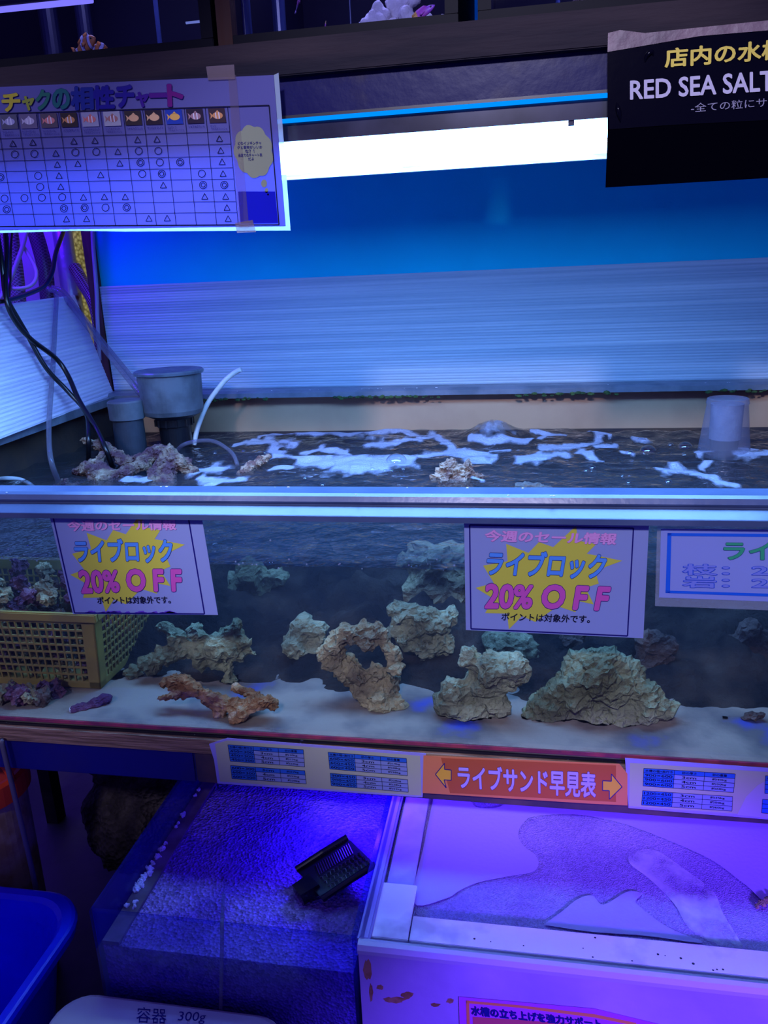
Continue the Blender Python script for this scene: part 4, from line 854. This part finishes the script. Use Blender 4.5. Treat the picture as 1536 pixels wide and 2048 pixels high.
# ------------------------------------------------------------------ sale signs on the front glass
bord1 = [(105.7,1032.8),(375.5,1028.4),(409,1228),(149,1226)]
bord2 = [(939.2,1050),(1267,1056.5),(1255,1272),(942,1257.7)]
z1 = lambda x, y: (x/2.743, 1000+y/2.743)
STAR = [(770,75),(792,150),(880,165),(848,215),(1015,245),(905,300),(935,365),(880,388),(935,472),(850,455),(862,515),(775,488),(690,572),(625,545),(580,615),(555,535),(455,537),(478,462),(385,410),(462,382),(395,295),(500,268),(475,180),(585,222),(620,165),(690,188)]
def sale_sign(pap, bord, Y, label):
    c = PY(*bil(bord, .5, .5), Y); s = thing('sale_sign', label, 'sign', c, None)
    mp = lambda x, y: bil(bord, *inv_bil(bord1, *z1(x, y)))
    plate('paper_sheet', pap, Y, .0005, M_white, s)
    flats('star_burst', [[mp(*p) for p in STAR]], Y-.0004, M_yellow, s)
    flats('border_line', loop_quads(bord, 2.7), Y-.0004, M_navy, s)
    T = lambda nm, tx, q, m, bo, ol, ow: lettering(nm, tx, [mp(*p) for p in q], Y-.0007, m, s, bo, ol, ow)
    T('headline_text', '今週のセール情報', [(368,112),(964,106),(968,165),(372,172)], M_pale, .03, M_pink, .012)
    T('product_text', 'ライブロック', [(400,214),(945,209),(950,345),(415,346)], M_sky, .035, M_navy, .018)
    T('percent_text', '20%', [(425,384),(650,384),(660,508),(447,516)], M_pink, .04, M_navy, .018)
    T('off_text', 'O F F', [(686,377),(995,377),(1000,505),(697,505)], M_pink, .045, M_navy, .018)
    T('note_text', 'ポイントは対象外です。', [(530,530),(932,527),(938,568),(535,572)], M_black, .022, None, 0)
    return s
s1 = sale_sign([(98,1027),(401,1020),(436,1230),(146,1228)], bord1, -.0035, 'white sale sign over the yellow basket, leaning, with a purple water stain')
b = MB(); rnd = random.Random(5); polys = []
for i in range(26):
    x = rnd.uniform(175, 345); w = rnd.uniform(4, 14); h = rnd.uniform(1.5, 5); polys.append([(x-w, 1226), (x+w, 1226.4), (x+w*.5, 1226-h), (x-w*.3, 1226-h*.8)])
flats('water_stain', polys, -.0035-.0003, paper('stain_violet', (.16, .06, .62), .2), s1)
sale_sign([(928,1038.5),(1298,1048.6),(1286.6,1276.6),(931.7,1260)], bord2, -.0035, 'white sale sign over the middle of the tank, hanging above the broad wedge-shaped rock')
pr = thing('price_sign', 'laminated price sign with a smeared thick blue border, cut by the frame edge', 'sign', PY(1450, 1125, -.003))
plate('sleeve', [(1314.6,1044.6),(1815,1048),(1815,1231),(1310,1212)], -.0028, .0004, M_film, pr)
plate('paper_sheet', [(1322,1057.7),(1800,1061),(1800,1213),(1318,1195)], -.0034, .0004, paper('price_paper', (.36, .44, .86), .35), pr)
flats('border_line', [[(1335,1066),(1788,1070),(1788,1076),(1335,1072)],[(1780,1070),(1788,1070),(1788,1202),(1780,1202)],[(1335,1066),(1343,1066),(1340,1186),(1331,1185)],[(1331,1181),(1788,1195),(1788,1202),(1331,1186)]], -.0040, paper('smeared_blue', (.02, .16, .85), .3), pr)
lettering('product_text', 'ライブロック', [(1447,1080.5),(1760,1084),(1760,1124),(1447,1121)], -.0042, M_green, pr, .03, M_navy, .012)
M_smb = paper('price_blue', (.03, .10, .68), .2); M_smp = paper('price_lilac', (.22, .28, .80), .2)
lettering('price_text', '枝：2980', [(1366,1128),(1640,1130),(1640,1154),(1366,1150)], -.0042, M_smp, pr, .02, M_smb, .03)
lettering('price_text', '岩：2580', [(1366,1152),(1640,1156),(1640,1179),(1366,1175)], -.0042, M_smp, pr, .02, M_smb, .03)

# ------------------------------------------------------------------ sand chart strip under the tank
YS = -.016
def table(par, q, head, rows, cells, midhead=None):
    """one printed table; q = four corners on the sheet; first column and header blue"""
    Y = YS-.0006; C3 = [0, .335, .665, 1]; R_ = [i/rows for i in range(rows+1)]
    blue = []; white = []
    for r in range(rows):
        for c in range(3):
            cell = [bil(q, C3[c], R_[r]), bil(q, C3[c+1], R_[r]), bil(q, C3[c+1], R_[r+1]), bil(q, C3[c], R_[r+1])]
            (blue if c == 0 or (head and r == 0) else white).append(cell)
    flats('blue_cells', blue, Y, M_mid, par); flats('white_cells', white, Y, M_white, par)
    G = [seg_quad(bil(q, 0, v), bil(q, 1, v), .8) for v in R_] + [seg_quad(bil(q, u, 0), bil(q, u, 1), .8) for u in C3]
    flats('cell_lines', G, Y-.0003, M_black, par)
    for r in range(rows):
        for c in range(3):
            if c < len(cells[r]) and cells[r][c]:
                d = (.05 if len(cells[r][c]) > 5 else .26)*1; u0 = C3[c]+(C3[c+1]-C3[c])*d; u1 = C3[c+1]-(C3[c+1]-C3[c])*d; v0 = R_[r]+.22/rows; v1 = R_[r+1]-.22/rows
                lettering('cell_text', cells[r][c], [bil(q, u0, v0), bil(q, u1, v0), bil(q, u1, v1), bil(q, u0, v1)], Y-.0003, M_black, par, .01)
HD = ['水槽の幅×奥行き', '砂の厚さ', '砂の重量']
st = thing('sand_chart', 'cream sand chart strip with a peeled corner, hanging beside the orange arrow sign', 'sign', PY(640, 1540, YS))
plate('paper_sheet', [(418,1488),(455,1476),(852,1507),(852,1513),(845,1595),(435,1567),(428,1520)], YS, .0006, paper('strip_margin', (.42, .38, .80), .2), st)
plate('cream_panel', [(430,1488),(455,1481),(840,1512),(843,1591.5),(440,1563)], YS-.0004, .0003, M_cream, st)
table(st, [(455.6,1489.5),(606.5,1499.5),(609.5,1533.7),(460.5,1522.5)], True, 4, [HD, ['450×300','3cm','約10kg'], ['450×300','4cm','約17kg'], ['450×300','5cm','約22kg']])
table(st, [(460.8,1531),(609.5,1541.5),(612.6,1567.8),(464,1557.2)], True, 3, [['600×300','3cm','約17kg'], ['600×300','4cm','約23kg'], ['600×300','5cm','約30kg']])
table(st, [(656,1504.5),(813,1517),(815,1551.5),(659.5,1538)], True, 4, [HD, ['600×450','3cm','約19kg'], ['600×450','4cm','約28kg'], ['600×450','5cm','約38kg']])
table(st, [(660.3,1546.5),(815.4,1559.5),(816.7,1584.5),(662.2,1571.5)], False, 3, [['900×450','3cm','約28kg'], ['900×450','4cm','約38kg'], ['900×450','5cm','約52kg']])
og = thing('arrow_sign', 'orange sign with two yellow arrows and lilac lettering, in the middle of the strip', 'sign', PY(1050, 1560, YS))
plate('paper_sheet', [(847,1511),(1239,1528),(1255,1548),(1255,1611),(1175,1607),(845,1586)], YS-.0008, .0006, M_orange, og)
M_red = paper('red_orange_ink', (.60, .13, .045), .15)
flats('red_panel', [[(882,1516),(1232,1531),(1232,1604),(900,1586)]], YS-.0011, M_red, og)
z5 = lambda x, y: (840+x/2.207, 1480+y/2.207)
for arrow in ([(68,152),(108,103),(108,130),(138,133),(138,178),(106,176),(116,212)], [(892,207),(845,150),(845,182),(806,180),(806,223),(836,224),(836,262)]):
    o = flats('arrow', [[z5(*p) for p in arrow]], YS-.0014, M_gold, og); flats('arrow_outline', loop_quads([z5(*p) for p in arrow], 1.6), YS-.0016, M_navy, o)
lettering('title_text', 'ライブサンド早見表', [z5(163,108),z5(778,140),z5(776,258),z5(170,216)], YS-.0015, M_lilac, og, .03, M_navy, .016)
sr = thing('sand_chart', 'cream sand chart strip following the orange arrow sign, with a pale stain', 'sign', PY(1400, 1580, YS))
plate('paper_sheet', [(1250,1516),(1722,1549),(1722,1652),(1536,1639),(1257,1616)], YS, .0006, paper('strip_margin', (.42, .38, .80), .2), sr)
plate('cream_panel', [(1260,1526),(1712,1556),(1712,1645),(1258,1612)], YS-.0004, .0003, M_cream, sr)
z5q = lambda *a: [z5(*p) for p in a]
table(sr, z5q((988,125),(1392,150),(1384,232),(985,203)), True, 4, [HD, ['900×600','3cm','約40kg'], ['900×600','4cm','約50kg'], ['900×600','5cm','約60kg']])
table(sr, z5q((983,224),(1380,250),(1377,314),(978,287)), False, 3, [['1200×450','3cm','約35kg'], ['1200×450','4cm','約50kg'], ['1200×450','5cm','約60kg']])
table(sr, z5q((1525,158),(1900,185),(1895,265),(1522,236)), True, 4, [HD, ['', '', ''], ['', '', ''], ['', '', '']])
table(sr, z5q((1512,262),(1890,290),(1885,352),(1508,322)), False, 3, [['', '', ''], ['', '', ''], ['', '', '']])
flats('pale_stain', [z5q((1400,330),(1440,250),(1490,200),(1536,175),(1536,345))], YS-.0005, paper('stain_cream', (.50, .46, .52), .15), sr)
b = MB()
for k, (x, y) in enumerate([(500,1545),(610,1560)]): pass
b.bm.free()

# ------------------------------------------------------------------ lamp bar over the sand trays
bar = thing('lamp_bar', 'violet lamp bar fixed under the tank stand behind the sign strips', 'light', (.1, .07, .62))
put('housing', MB().box(-.60, .80, .040, .085, .630, .660), M_blk, bar)
put('glow_strip', MB().box(-.16, .62, .048, .077, .625, .630), lamp_mat('violet_glow', SANDLAMP), bar)
put('glow_strip', MB().box(-.31, -.24, .048, .077, .625, .630), lamp_mat('violet_glow_dim', (8, 1.6, 300)), bar)

# ------------------------------------------------------------------ sand trays
M_acr = clear('blue_acrylic', (.60, .60, .96), 1.49, .8, .22, film=.10, filmcol=(.06, .06, .90))
M_acr2 = clear('cloudy_acrylic', (.8, .8, .95), 1.49, 1.2, .08, film=.55, filmcol=(.55, .52, .75))
def sandmat(name, c1, c2, c3, sc, rough=.75, bump=.8, cells=230, mixk=.55):
    m, nt, b = principled(name); N = nt.nodes.new; L = nt.links.new; tc = N('ShaderNodeTexCoord')
    v = N('ShaderNodeTexVoronoi'); v.inputs['Scale'].default_value = cells; L(tc.outputs['Object'], v.inputs[0])
    n = N('ShaderNodeTexNoise'); n.inputs['Scale'].default_value = sc; n.inputs['Detail'].default_value = 6; L(tc.outputs['Object'], n.inputs[0])
    r = N('ShaderNodeValToRGB'); r.color_ramp.elements[0].position = .45; r.color_ramp.elements[1].position = .56; r.color_ramp.elements[0].color = (*c1, 1); r.color_ramp.elements[1].color = (*c2, 1); L(n.outputs[0], r.inputs[0])
    mx = N('ShaderNodeMix'); mx.data_type = 'RGBA'; mx.blend_type = 'MULTIPLY'; mx.inputs[0].default_value = mixk; sc_ = N('ShaderNodeSeparateColor'); L(v.outputs['Color'], sc_.inputs[0]); L(r.outputs[0], mx.inputs[6]); L(sc_.outputs[0], mx.inputs[7]); L(mx.outputs[2], b.inputs['Base Color'])
    b.inputs['Roughness'].default_value = rough; bp = N('ShaderNodeBump'); bp.inputs['Strength'].default_value = bump; bp.inputs['Distance'].default_value = .004
    L(v.outputs['Distance'], bp.inputs['Height']); L(bp.outputs[0], b.inputs['Normal']); return m
def tray(name, label, x0, x1, y0, y1, zb, zt, th, m):
    t = thing(name, label, 'tray', ((x0+x1)/2, (y0+y1)/2, zb))
    put('front_wall', MB().box(x0, x1, y0, y0+th, zb, zt, .001), M_acrf, t); put('rear_wall', MB().box(x0, x1, y1-th, y1, zb, zt), m, t)
    for x in (x0, x1-th): put('side_wall', MB().box(x, x+th, y0+th, y1-th, zb, zt, .001), m, t)
    put('base', MB().box(x0, x1, y0, y1, zb-.008, zb), m, t); return t
Z1 = .55
M_acrf = clear('front_acrylic', (.72, .72, .98), 1.49, 1.3, .03, film=.05, filmcol=(.08, .08, .8))
tr1 = tray('sand_tray', 'blue-tinted clear tray of coarse coral sand with a black scraper in it', -.642, -.226, -.236, .46, .30, Z1, .007, M_acr)
b = MB(); b.box(-.634, -.606, -.228, .45, .480, .486); put('inner_ledge', b, mat('grimy_ledge', (.12, .07, .09), .5, col2=(.2, .14, .18), scale=20), tr1)
def sand(name, x0, x1, y0, y1, z0, z1, m, label, amp, seed, nx=70, ny=90):
    b = MB(); g = []
    for j in range(ny+1):
        row = []
        for i in range(nx+1):
            x = x0+(x1-x0)*i/nx; y = y0+(y1-y0)*j/ny; e = min(1, min(i, nx-i, j, ny-j)/4)
            row.append(b.bm.verts.new((x, y, z1+amp*e*(noise.noise(Vector((x*9, y*9, seed)))+.5*noise.noise(Vector((x*24, y*24, seed)))))))
        g.append(row)
    for j in range(ny):
        for i in range(nx): b.bm.faces.new([g[j][i], g[j][i+1], g[j+1][i+1], g[j+1][i]])
    lo = [b.bm.verts.new((x, y, z0)) for x, y in ((x0, y0), (x1, y0), (x1, y1), (x0, y1))]
    b.bm.faces.new([g[0][i] for i in range(nx, -1, -1)]+[lo[0], lo[1]]); b.bm.faces.new(g[ny]+[lo[2], lo[3]])
    b.bm.faces.new([g[j][0] for j in range(ny+1)]+[lo[3], lo[0]]); b.bm.faces.new([g[j][nx] for j in range(ny, -1, -1)]+[lo[1], lo[2]]); b.bm.faces.new(lo[::-1])
    return put(name, b, m, label=label, cat='sand', kind='stuff')
sand('sand', -.6335, -.234, -.2275, .45, .302, .478, sandmat('coarse_sand', (.24, .10, .50), (.44, .27, .56), (0, 0, 0), 7, .6, 1.0, 210), 'coarse pale coral sand filling the blue-tinted tray', .006, 4)
Z2 = .55
tr2 = thing('sand_tray', 'large pale tray of wet live sand with whitish flat ledges, under the orange sign', 'tray', (.2, .1, .20))
x0, x1, y0, y1 = TX0, TX1, TY0, TY1 = -.221, .95, -.242, .46
put('front_wall', MB().box(x0, x1, y0, y0+.010, .20, Z2-.004), mat('milky_wall', (.50, .46, .62), .35, 0, .5, col2=(.36, .32, .50), scale=4, bump=.1, bscale=40), tr2)
put('rear_wall', MB().box(x0, x1, y1-.01, y1, .20, Z2), M_acr2, tr2)
for x in (x0, x1-.008): put('side_wall', MB().box(x, x+.008, y0+.01, y1-.01, .20, Z2, .001), M_acr2, tr2)
put('base', MB().box(x0, x1, y0, y1, .19, .20), M_acr2, tr2)
M_ledge = mat('worn_white_ledge', (.88, .90, .94), .16, 0, .9, col2=(.55, .55, .64), scale=11, lo=.52, hi=.66, bump=.12, bscale=26, coat=.6)
put('front_ledge', MB().box(-.150, x1-.01, y0+.020, -.176, .538, .5435, .001), M_ledge, tr2)
put('corner_ledge', MB().box(x0+.008, -.152, y0+.020, -.115, .538, .5435, .001), M_ledge, tr2)
put('side_ledge', MB().box(x0+.020, -.158, -.113, .44, .534, .5395, .001), mat('violet_ledge', (.42, .38, .60), .2, 0, .8, col2=(.55, .52, .68), scale=16, bump=.1), tr2)
b = MB(); prof = [(y0-.004, Z2-.016), (y0-.0055, Z2-.008), (y0-.002, Z2-.001), (y0+.004, Z2+.001), (y0+.011, Z2-.002), (y0+.011, Z2-.016)]
b.prism([(x0, y, z) for y, z in prof], [(x1, y, z) for y, z in prof]); put('front_rim', b, mat('glossy_rim', (.55, .55, .66), .12, 0, .9, coat=.8), tr2)
b = MB().box(x0-.003, x0+.016, y0+.008, y1, Z2-.012, Z2, .003); put('side_rim', b, mat('side_rim', (.34, .30, .62), .5, 0, .2), tr2)
b = MB(); rnd = random.Random(9)
for i in range(14):
    x = rnd.uniform(-.1, .32); y = rnd.uniform(y0+.024, -.18); b.lathe((x, y, .5435), [(rnd.uniform(.0008, .0022), 0), (.0005, .0004), (0, .0004)], 8)
put('dark_speck', b, M_blk, tr2, kind='stuff')
sand('sand', x0+.009, x1-.009, y0+.011, y1-.011, .202, .528, sandmat('fine_wet_sand', (.44, .34, .72), (.54, .46, .80), (0, 0, 0), 5, .35, .5, 520, .4), 'fine wet violet-lit sand in the large tray under the orange sign', .0012, 8, 90, 60)
z8 = lambda x, y: (680+x/1.7944, 1560+y/1.7944)
def film(name, poly, z, m, label):
    P = [PZ(*z8(*q), z) for q in poly]; P = spline(P+[P[0]], 5)[:-1]; b = MB(); b.prism(P, [p+Vector((0, 0, .0003)) for p in P]); return put(name, b, m, label=label, cat='film', kind='stuff')
M_scum = mat('salt_scum', (.46, .40, .72), .5, 0, .4, bump=.08, bscale=120)
film('scum_film', [(335,62),(450,66),(490,98),(560,100),(620,80),(760,84),(1000,110),(1536,150),(1560,440),(1450,372),(1330,285),(1150,205),(1000,152),(850,124),(700,130),(655,158),(640,200),(662,240),(700,268),(712,300),(690,330),(600,346),(500,366),(430,396),(380,425),(262,438),(300,240)], .5305, M_scum, 'smooth lilac film covering the rear and side of the wet sand')
film('scum_film', [(730,520),(800,470),(850,430),(905,415),(945,448),(1030,402),(1082,408),(1062,440),(1130,498),(1200,540),(1300,585),(1100,560),(900,545)], .5305, M_scum, 'ragged lilac film patch near the front ledge of the large tray')
rs = bpy.data.materials.new('bright_swath'); rs.use_nodes = True; nt = rs.node_tree; N = nt.nodes.new; L = nt.links.new; pb = nt.nodes['Principled BSDF']
pb.inputs['Base Color'].default_value = (.80, .82, .92, 1); pb.inputs['Roughness'].default_value = .5
tc = N('ShaderNodeTexCoord'); t1_ = N('ShaderNodeTexNoise'); t1_.inputs['Scale'].default_value = 16; t1_.inputs['Detail'].default_value = 8; L(tc.outputs['Object'], t1_.inputs[0])
r1_ = N('ShaderNodeValToRGB'); r1_.color_ramp.elements[0].position = .40; r1_.color_ramp.elements[1].position = .75; L(t1_.outputs[0], r1_.inputs[0])
x1_ = N('ShaderNodeMixShader'); L(r1_.outputs[0], x1_.inputs[0]); L(N('ShaderNodeBsdfTransparent').outputs[0], x1_.inputs[1]); L(pb.outputs[0], x1_.inputs[2]); L(x1_.outputs[0], nt.nodes['Material Output'].inputs[0])
film('bright_swath', [(1040,262),(1130,252),(1250,330),(1340,400),(1375,480),(1430,570),(1440,605),(1340,585),(1250,530),(1200,445),(1110,355),(1040,300)], .5312, rs, 'whitish film imitating a bright swath of light across the wet sand towards the front ledge')  # pale patchy film painted for the bright swath of light on the sand
# drops and bubbles on the wet sand
for x, y in ((526,85),(688,150),(720,274),(916,102)):
    p = PZ(*z8(x, y), .5312); b = MB(); b.lathe(p, [(.0055*math.cos(a), .0038*math.sin(a)) for a in [k*math.pi/12 for k in range(7)]], 16)
    put('bubble', b, M_bub, smooth=True, label='small clear bubble on the wet violet sand', cat='bubble', group='bubbles on the wet sand')
# coral bits along the ledge of the coarse sand tray
bits = []
for i in range(3):
    me = blobmesh('coral_bit', [(Vector((0, 0, 0)), .0042), (Vector((.004, .001, .001)), .003), (Vector((-.002, .0035, .0015)), .0028)], .0016, .14, 80+i, None, 1, 1); me.materials.append(M_wrock); bits.append(me)
z6 = lambda x, y: (x/3.339, 1480+y/3.339); rnd = random.Random(31)
for x, y, s in [(1287,330,.9),(1297,370,.8),(1178,497,1.2),(1165,503,.9),(1130,547,.8),(1108,575,.8),(1022,718,1.4),(1008,770,1.4),(988,778,.8),(975,818,1.1),(970,856,1.3),(1003,855,1.3),(997,890,1.4),(940,910,1.3),(935,935,1.6),(918,925,.9),(900,938,1.1),(885,968,1.4),(878,1000,1.5),(905,985,1.2),(950,975,1.0),(1060,684,.9),(1050,738,.6),(900,1080,1.0),(808,1100,1.0),(898,1110,.9),(1385,252,1.0),(555,1168,1.6),(512,1205,1.0)]:
    zz = .4885 if x > 600 else .40
    p = PZ(*z6(x, y), zz) if x > 600 else PZ(*z6(x, y), .335)
    if x < 600: continue
    o = bpy.data.objects.new('coral_bit', bits[rnd.randrange(3)]); COL.objects.link(o); o.location = (max(-.629, min(-.611, p.x)), p.y, .4885); o.scale = (s,)*3; o.rotation_euler = (rnd.uniform(-3, 3), 0, rnd.uniform(-3, 3))
    tag(o, 'tiny white coral bit on the grimy ledge of the blue-tinted tray', 'coral bit', 'coral bits on the tray ledge')
# black scraper lying in the coarse sand tray
q = [PZ(593,1740,.503), PZ(698,1673,.536), PZ(746,1727,.536), PZ(645,1799,.503)]
ex = (q[1]-q[0]); ey = (q[3]-q[0]); n_ = ex.cross(ey).normalized(); n_ = n_ if n_.z > 0 else -n_
LP = lambda u, v, h: q[0]+ex*u+ey*v+n_*h
sc = thing('scraper', 'black ribbed plastic scraper propped on the coarse sand against the tray wall', 'scraper', LP(.5, .5, -.012))
put('plate', MB().prism([LP(u, v, -.006) for u, v in ((0,0),(.93,0),(.97,.12),(.97,1),(0,1))], [LP(u, v, 0) for u, v in ((0,0),(.93,0),(.97,.12),(.97,1),(0,1))]), M_blk, sc)
for v in (.0, 1.0): put('side_rail', MB().tube([LP(0, v, .001), LP(.5, v, .002), LP(.97, v, .001)], .0055, 12), mat('wet_black_plastic', (.006, .006, .010), .12), sc)
b = MB()
for k in range(16): u = .28+.62*k/15; b.tube([LP(u, .17, .0005), LP(u-.06, .45, .0005)], .0011, 6)
put('ridge', b, mat('ridge_black', (.03, .018, .018), .3), sc, kind='stuff')
b = MB()
for r_ in range(3):
    for k in range(11):
        u = .22+.70*k/10; v = .56+.14*r_; b.tube([LP(u-.02, v-.04, .001), LP(u+.005, v, .003), LP(u-.01, v+.05, .001)], .0012, 6)
put('tooth', b, mat('ridge_black', (.03, .018, .018), .3), sc, kind='stuff')
put('handle', MB().prism([LP(u, v, -.014) for u, v in ((-.24,.30),(.10,.30),(.10,.72),(-.24,.72))], [LP(u, v, .006) for u, v in ((-.22,.34),(.10,.32),(.10,.70),(-.22,.68))]), mat('wet_black_plastic', (.006, .006, .010), .12), sc)
# clear tube hanging down the front of the coarse sand tray
put('air_tube', MB().tube(spline([PZ(447, 1790, .49), PZ(446,1838,.553)+Vector((0,-.004,0)), PY(444,1880,-.241), PY(443,1940,-.242), PY(441,2040,-.243)]), .0028, 8), M_ctube, smooth=True, label='thin clear tube hanging over the front wall of the blue-tinted tray', cat='tube')
b = MB(); rnd = random.Random(17)
for cx, cy_, w, h in ((735,1940,9,26),(742,1985,5,18),(788,2000,26,7),(815,1990,14,9),(760,1975,8,6),(900,2002,8,6),(745,1905,18,4),(795,1903,10,5),(870,2010,12,4)):
    P = [PY(cx+w*math.cos(a)*rnd.uniform(.6, 1.1), cy_+h*math.sin(a)*rnd.uniform(.6, 1.1), TY0-.0003) for a in [k*math.pi/7 for k in range(14)]]; b.prism(P, [p+Vector((0, .0002, 0)) for p in P])
put('rust_stain', b, mat('rust_stain', (.20, .11, .03), .8, col2=(.34, .20, .08), scale=60), tr2, kind='stuff')
put('coral_stick', blobmesh('coral_stick', [(PZ(1514, 1812, .533), .004), (PZ(1524, 1806, .535), .0055), (PZ(1535, 1800, .536), .006), (PZ(1546, 1795, .535), .005)], .002, .12, 92), M_r_tan, label='small brown stick lying on the lilac film at the edge of the large tray', cat='coral')
# poster on the large tray
YP = -.2435
fq = lambda *a: [(900+x/2.415, 1960+y/2.415) for x, y in a]
pp = thing('poster', 'orange and magenta poster on the front of the large pale tray, cut by the frame', 'poster', PY(1150, 2040, YP))
plate('paper_sheet', fq((42,82),(700,140),(1000,213),(1400,330),(1400,900),(60,700)), YP, .0006, paper('poster_magenta', (.55, .12, .55), .1), pp)
flats('orange_border', fq2 if False else [fq((78,100),(330,122),(330,134),(78,112)), fq((330,122),(700,166),(900,208),(900,222),(700,182),(330,134)), fq((78,100),(92,100),(108,600),(92,600))], YP-.0004, paper('poster_orange', (.85, .35, .08), .1), pp)
flats('orange_field', [fq((110,178),(640,215),(1200,330),(1200,800),(125,680))], YP-.0003, paper('poster_red', (.62, .13, .12), .1), pp)
lettering('headline_text', '水槽の立ち上げを強力サポート', fq((100,125),(730,192),(735,235),(105,172)), YP-.0006, M_navy, pp, .04)
# ------------------------------------------------------------------ things on the floor in front and beneath
zT = .40
tb = thing('plastic_tub', 'pale upturned plastic tub with handwritten letters, before the blue-tinted tray', 'tub', (PZ(360, 2030, zT).x, -.37, 0))
P = [PZ(x, y, zT) for x, y in ((205,1988),(555,1997))]; xa, xb = P[0].x-.055, P[1].x+.03; ya_, yb_ = -.495, -.249
def rrect(x0, x1, y0, y1, r, z, n=6):
    out = []
    for cx, cyy, a0 in ((x1-r, y1-r, 0), (x0+r, y1-r, 90), (x0+r, y0+r, 180), (x1-r, y0+r, 270)):
        for k in range(n+1): a = math.radians(a0+90*k/n); out.append(Vector((cx+r*math.cos(a), cyy+r*math.sin(a), z)))
    return out
def loft(loops):
    b = MB(); R_ = [[b.bm.verts.new(p) for p in l] for l in loops]
    for a, c in zip(R_, R_[1:]):
        for k in range(len(a)): b.bm.faces.new([a[k], a[(k+1) % len(a)], c[(k+1) % len(a)], c[k]])
    b.bm.faces.new(R_[0][::-1]); b.bm.faces.new(R_[-1]); return b
M_tub = mat('pale_tub', (.46, .36, .40), .45, col2=(.52, .42, .46), scale=6, bump=.05)
put('body', loft([rrect(xa-.03+e, xb+.03-e, ya_-.03+e, yb_-e*.2, .05, z) for e, z in ((0, .0), (0, .02), (.022, .36), (.024, .388))]), M_tub, tb, smooth=False)
put('lid', loft([rrect(xa-e, xb+e, ya_-e, yb_+e, .05, z) for e, z in ((0, .386), (.002, .392), (.001, .398), (-.004, .4005))]), M_tub, tb)
hq = lambda *a: [(180+x/2.648, 1560+y/2.648) for x, y in a]
mz = lambda x, y, d: PZ(x, y, .4007+d)
lettering('handwriting_text', '容器', hq((245,1200),(400,1210),(405,1290),(245,1285)), 0, M_navy, tb, -.01, None, 0, .1, mz)
lettering('handwriting_text', '300g', hq((462,1225),(615,1230),(615,1292),(465,1288)), 0, M_navy, tb, -.01, None, 0, .2, mz)
# blue bin
zR = .40; bxr = -.757; byb = -.055
bn = thing('bin', 'deep blue plastic bin standing on the floor beside the blue-tinted tray', 'bin', (bxr-.2, byb-.3, 0))
X0, Y0 = bxr-.42, byb-.62
M_bin = mat('blue_bin_plastic', (.006, .02, .85), .35, 0, .5, col2=(.006, .015, .7), scale=5)
def binloft(e0, e1, e2): pass
out = [rrect(X0+e, bxr-e, Y0+e, byb-e, .075, z, 8) for e, z in ((.075, .0), (.03, .36), (.028, .372))] + [rrect(X0+e, bxr-e, Y0+e, byb-e, .085, z, 8) for e, z in ((.003, .374), (0, .39), (.002, .398), (.006, zR), (.018, zR), (.024, .392), (.034, .36), (.080, .012))]
put('body', loft(out), M_bin, bn)
# bucket with orange rim
c = PY(-30, 1600, .10); r = .085
bk_ = thing('bucket', 'translucent jug with an orange lid and handle behind the blue bin', 'bucket', (c.x, .10, 0))
zt_ = PY(20, 1590, .04).z
put('body', MB().lathe((c.x, .10, 0), [(0, .0), (r*.88, .0), (r*.95, zt_-.09), (r*.97, zt_-.03), (0, zt_-.03)], 40), mat('amber_jug', (.55, .42, .22), .4, col2=(.40, .26, .10), scale=26, bump=.1), bk_, smooth=False)
put('lid', MB().lathe((c.x, .10, 0), [(r*.98, zt_-.045), (r*1.08, zt_-.043), (r*1.10, zt_), (r*1.02, zt_+.006), (r*.9, zt_+.004), (r*.86, zt_-.01), (0, zt_-.012)], 40), mat('orange_plastic', (.80, .07, .02), .4), bk_)
P = [Vector((c.x+r*1.05*math.cos(a), .10-.02, zt_+.075*math.sin(a))) for a in [k*math.pi/14 for k in range(15)]]
put('handle', MB().tube(P, .007, 10), mat('orange_plastic', (.80, .07, .02), .4), bk_, smooth=True)
hose('cable', [(2,1478),(18,1545),(36,1620),(55,1700),(72,1778),(80,1830)], -.02, 5, mat('grey_cable', (.10, .09, .12), .45), 'grey cable hanging from the stand in front of the orange-lidded jug', 'cable')
# sacks and a crate in the dark under the stand
M_sack = mat('net_sack', (.035, .025, .03), .9, col2=(.08, .06, .065), scale=26, bump=1.0, bscale=90, vor=True)
put('sack', blobmesh('sack', [(Vector((-.92, .42, .20)), .15), (Vector((-.80, .46, .20)), .15), (Vector((-.86, .44, .34)), .13), (Vector((-.95, .44, .36)), .10)], .014, .05, 90, 0), M_sack, smooth=True, label='lumpy net sack in the dark under the stand, behind the blue-tinted tray', cat='sack')
put('sack', blobmesh('sack', [(Vector((-1.16, .80, .16)), .15), (Vector((-1.06, .80, .17)), .14), (Vector((-1.12, .81, .30)), .12)], .014, .05, 91, 0), M_sack, smooth=True, label='second net sack deeper in the dark, behind the orange-lidded jug', cat='sack')
put('carton', MB().box(-.80, -.668, .06, .30, 0, .26, .006), mat('dim_carton', (.13, .09, .07), .8, col2=(.1, .07, .06), scale=9), label='dim brown carton on the floor between the bin and the blue-tinted tray', cat='box')
put('support_block', MB().box(-.64, -.23, -.20, .44, 0, .291), mat('dark_block', (.03, .025, .04), .8), label='dark support block carrying the blue-tinted tray', cat='block')
put('support_block', MB().box(-.20, .93, -.22, .44, 0, .189), mat('dark_block', (.03, .025, .04), .8), label='dark support block carrying the large pale tray', cat='block')
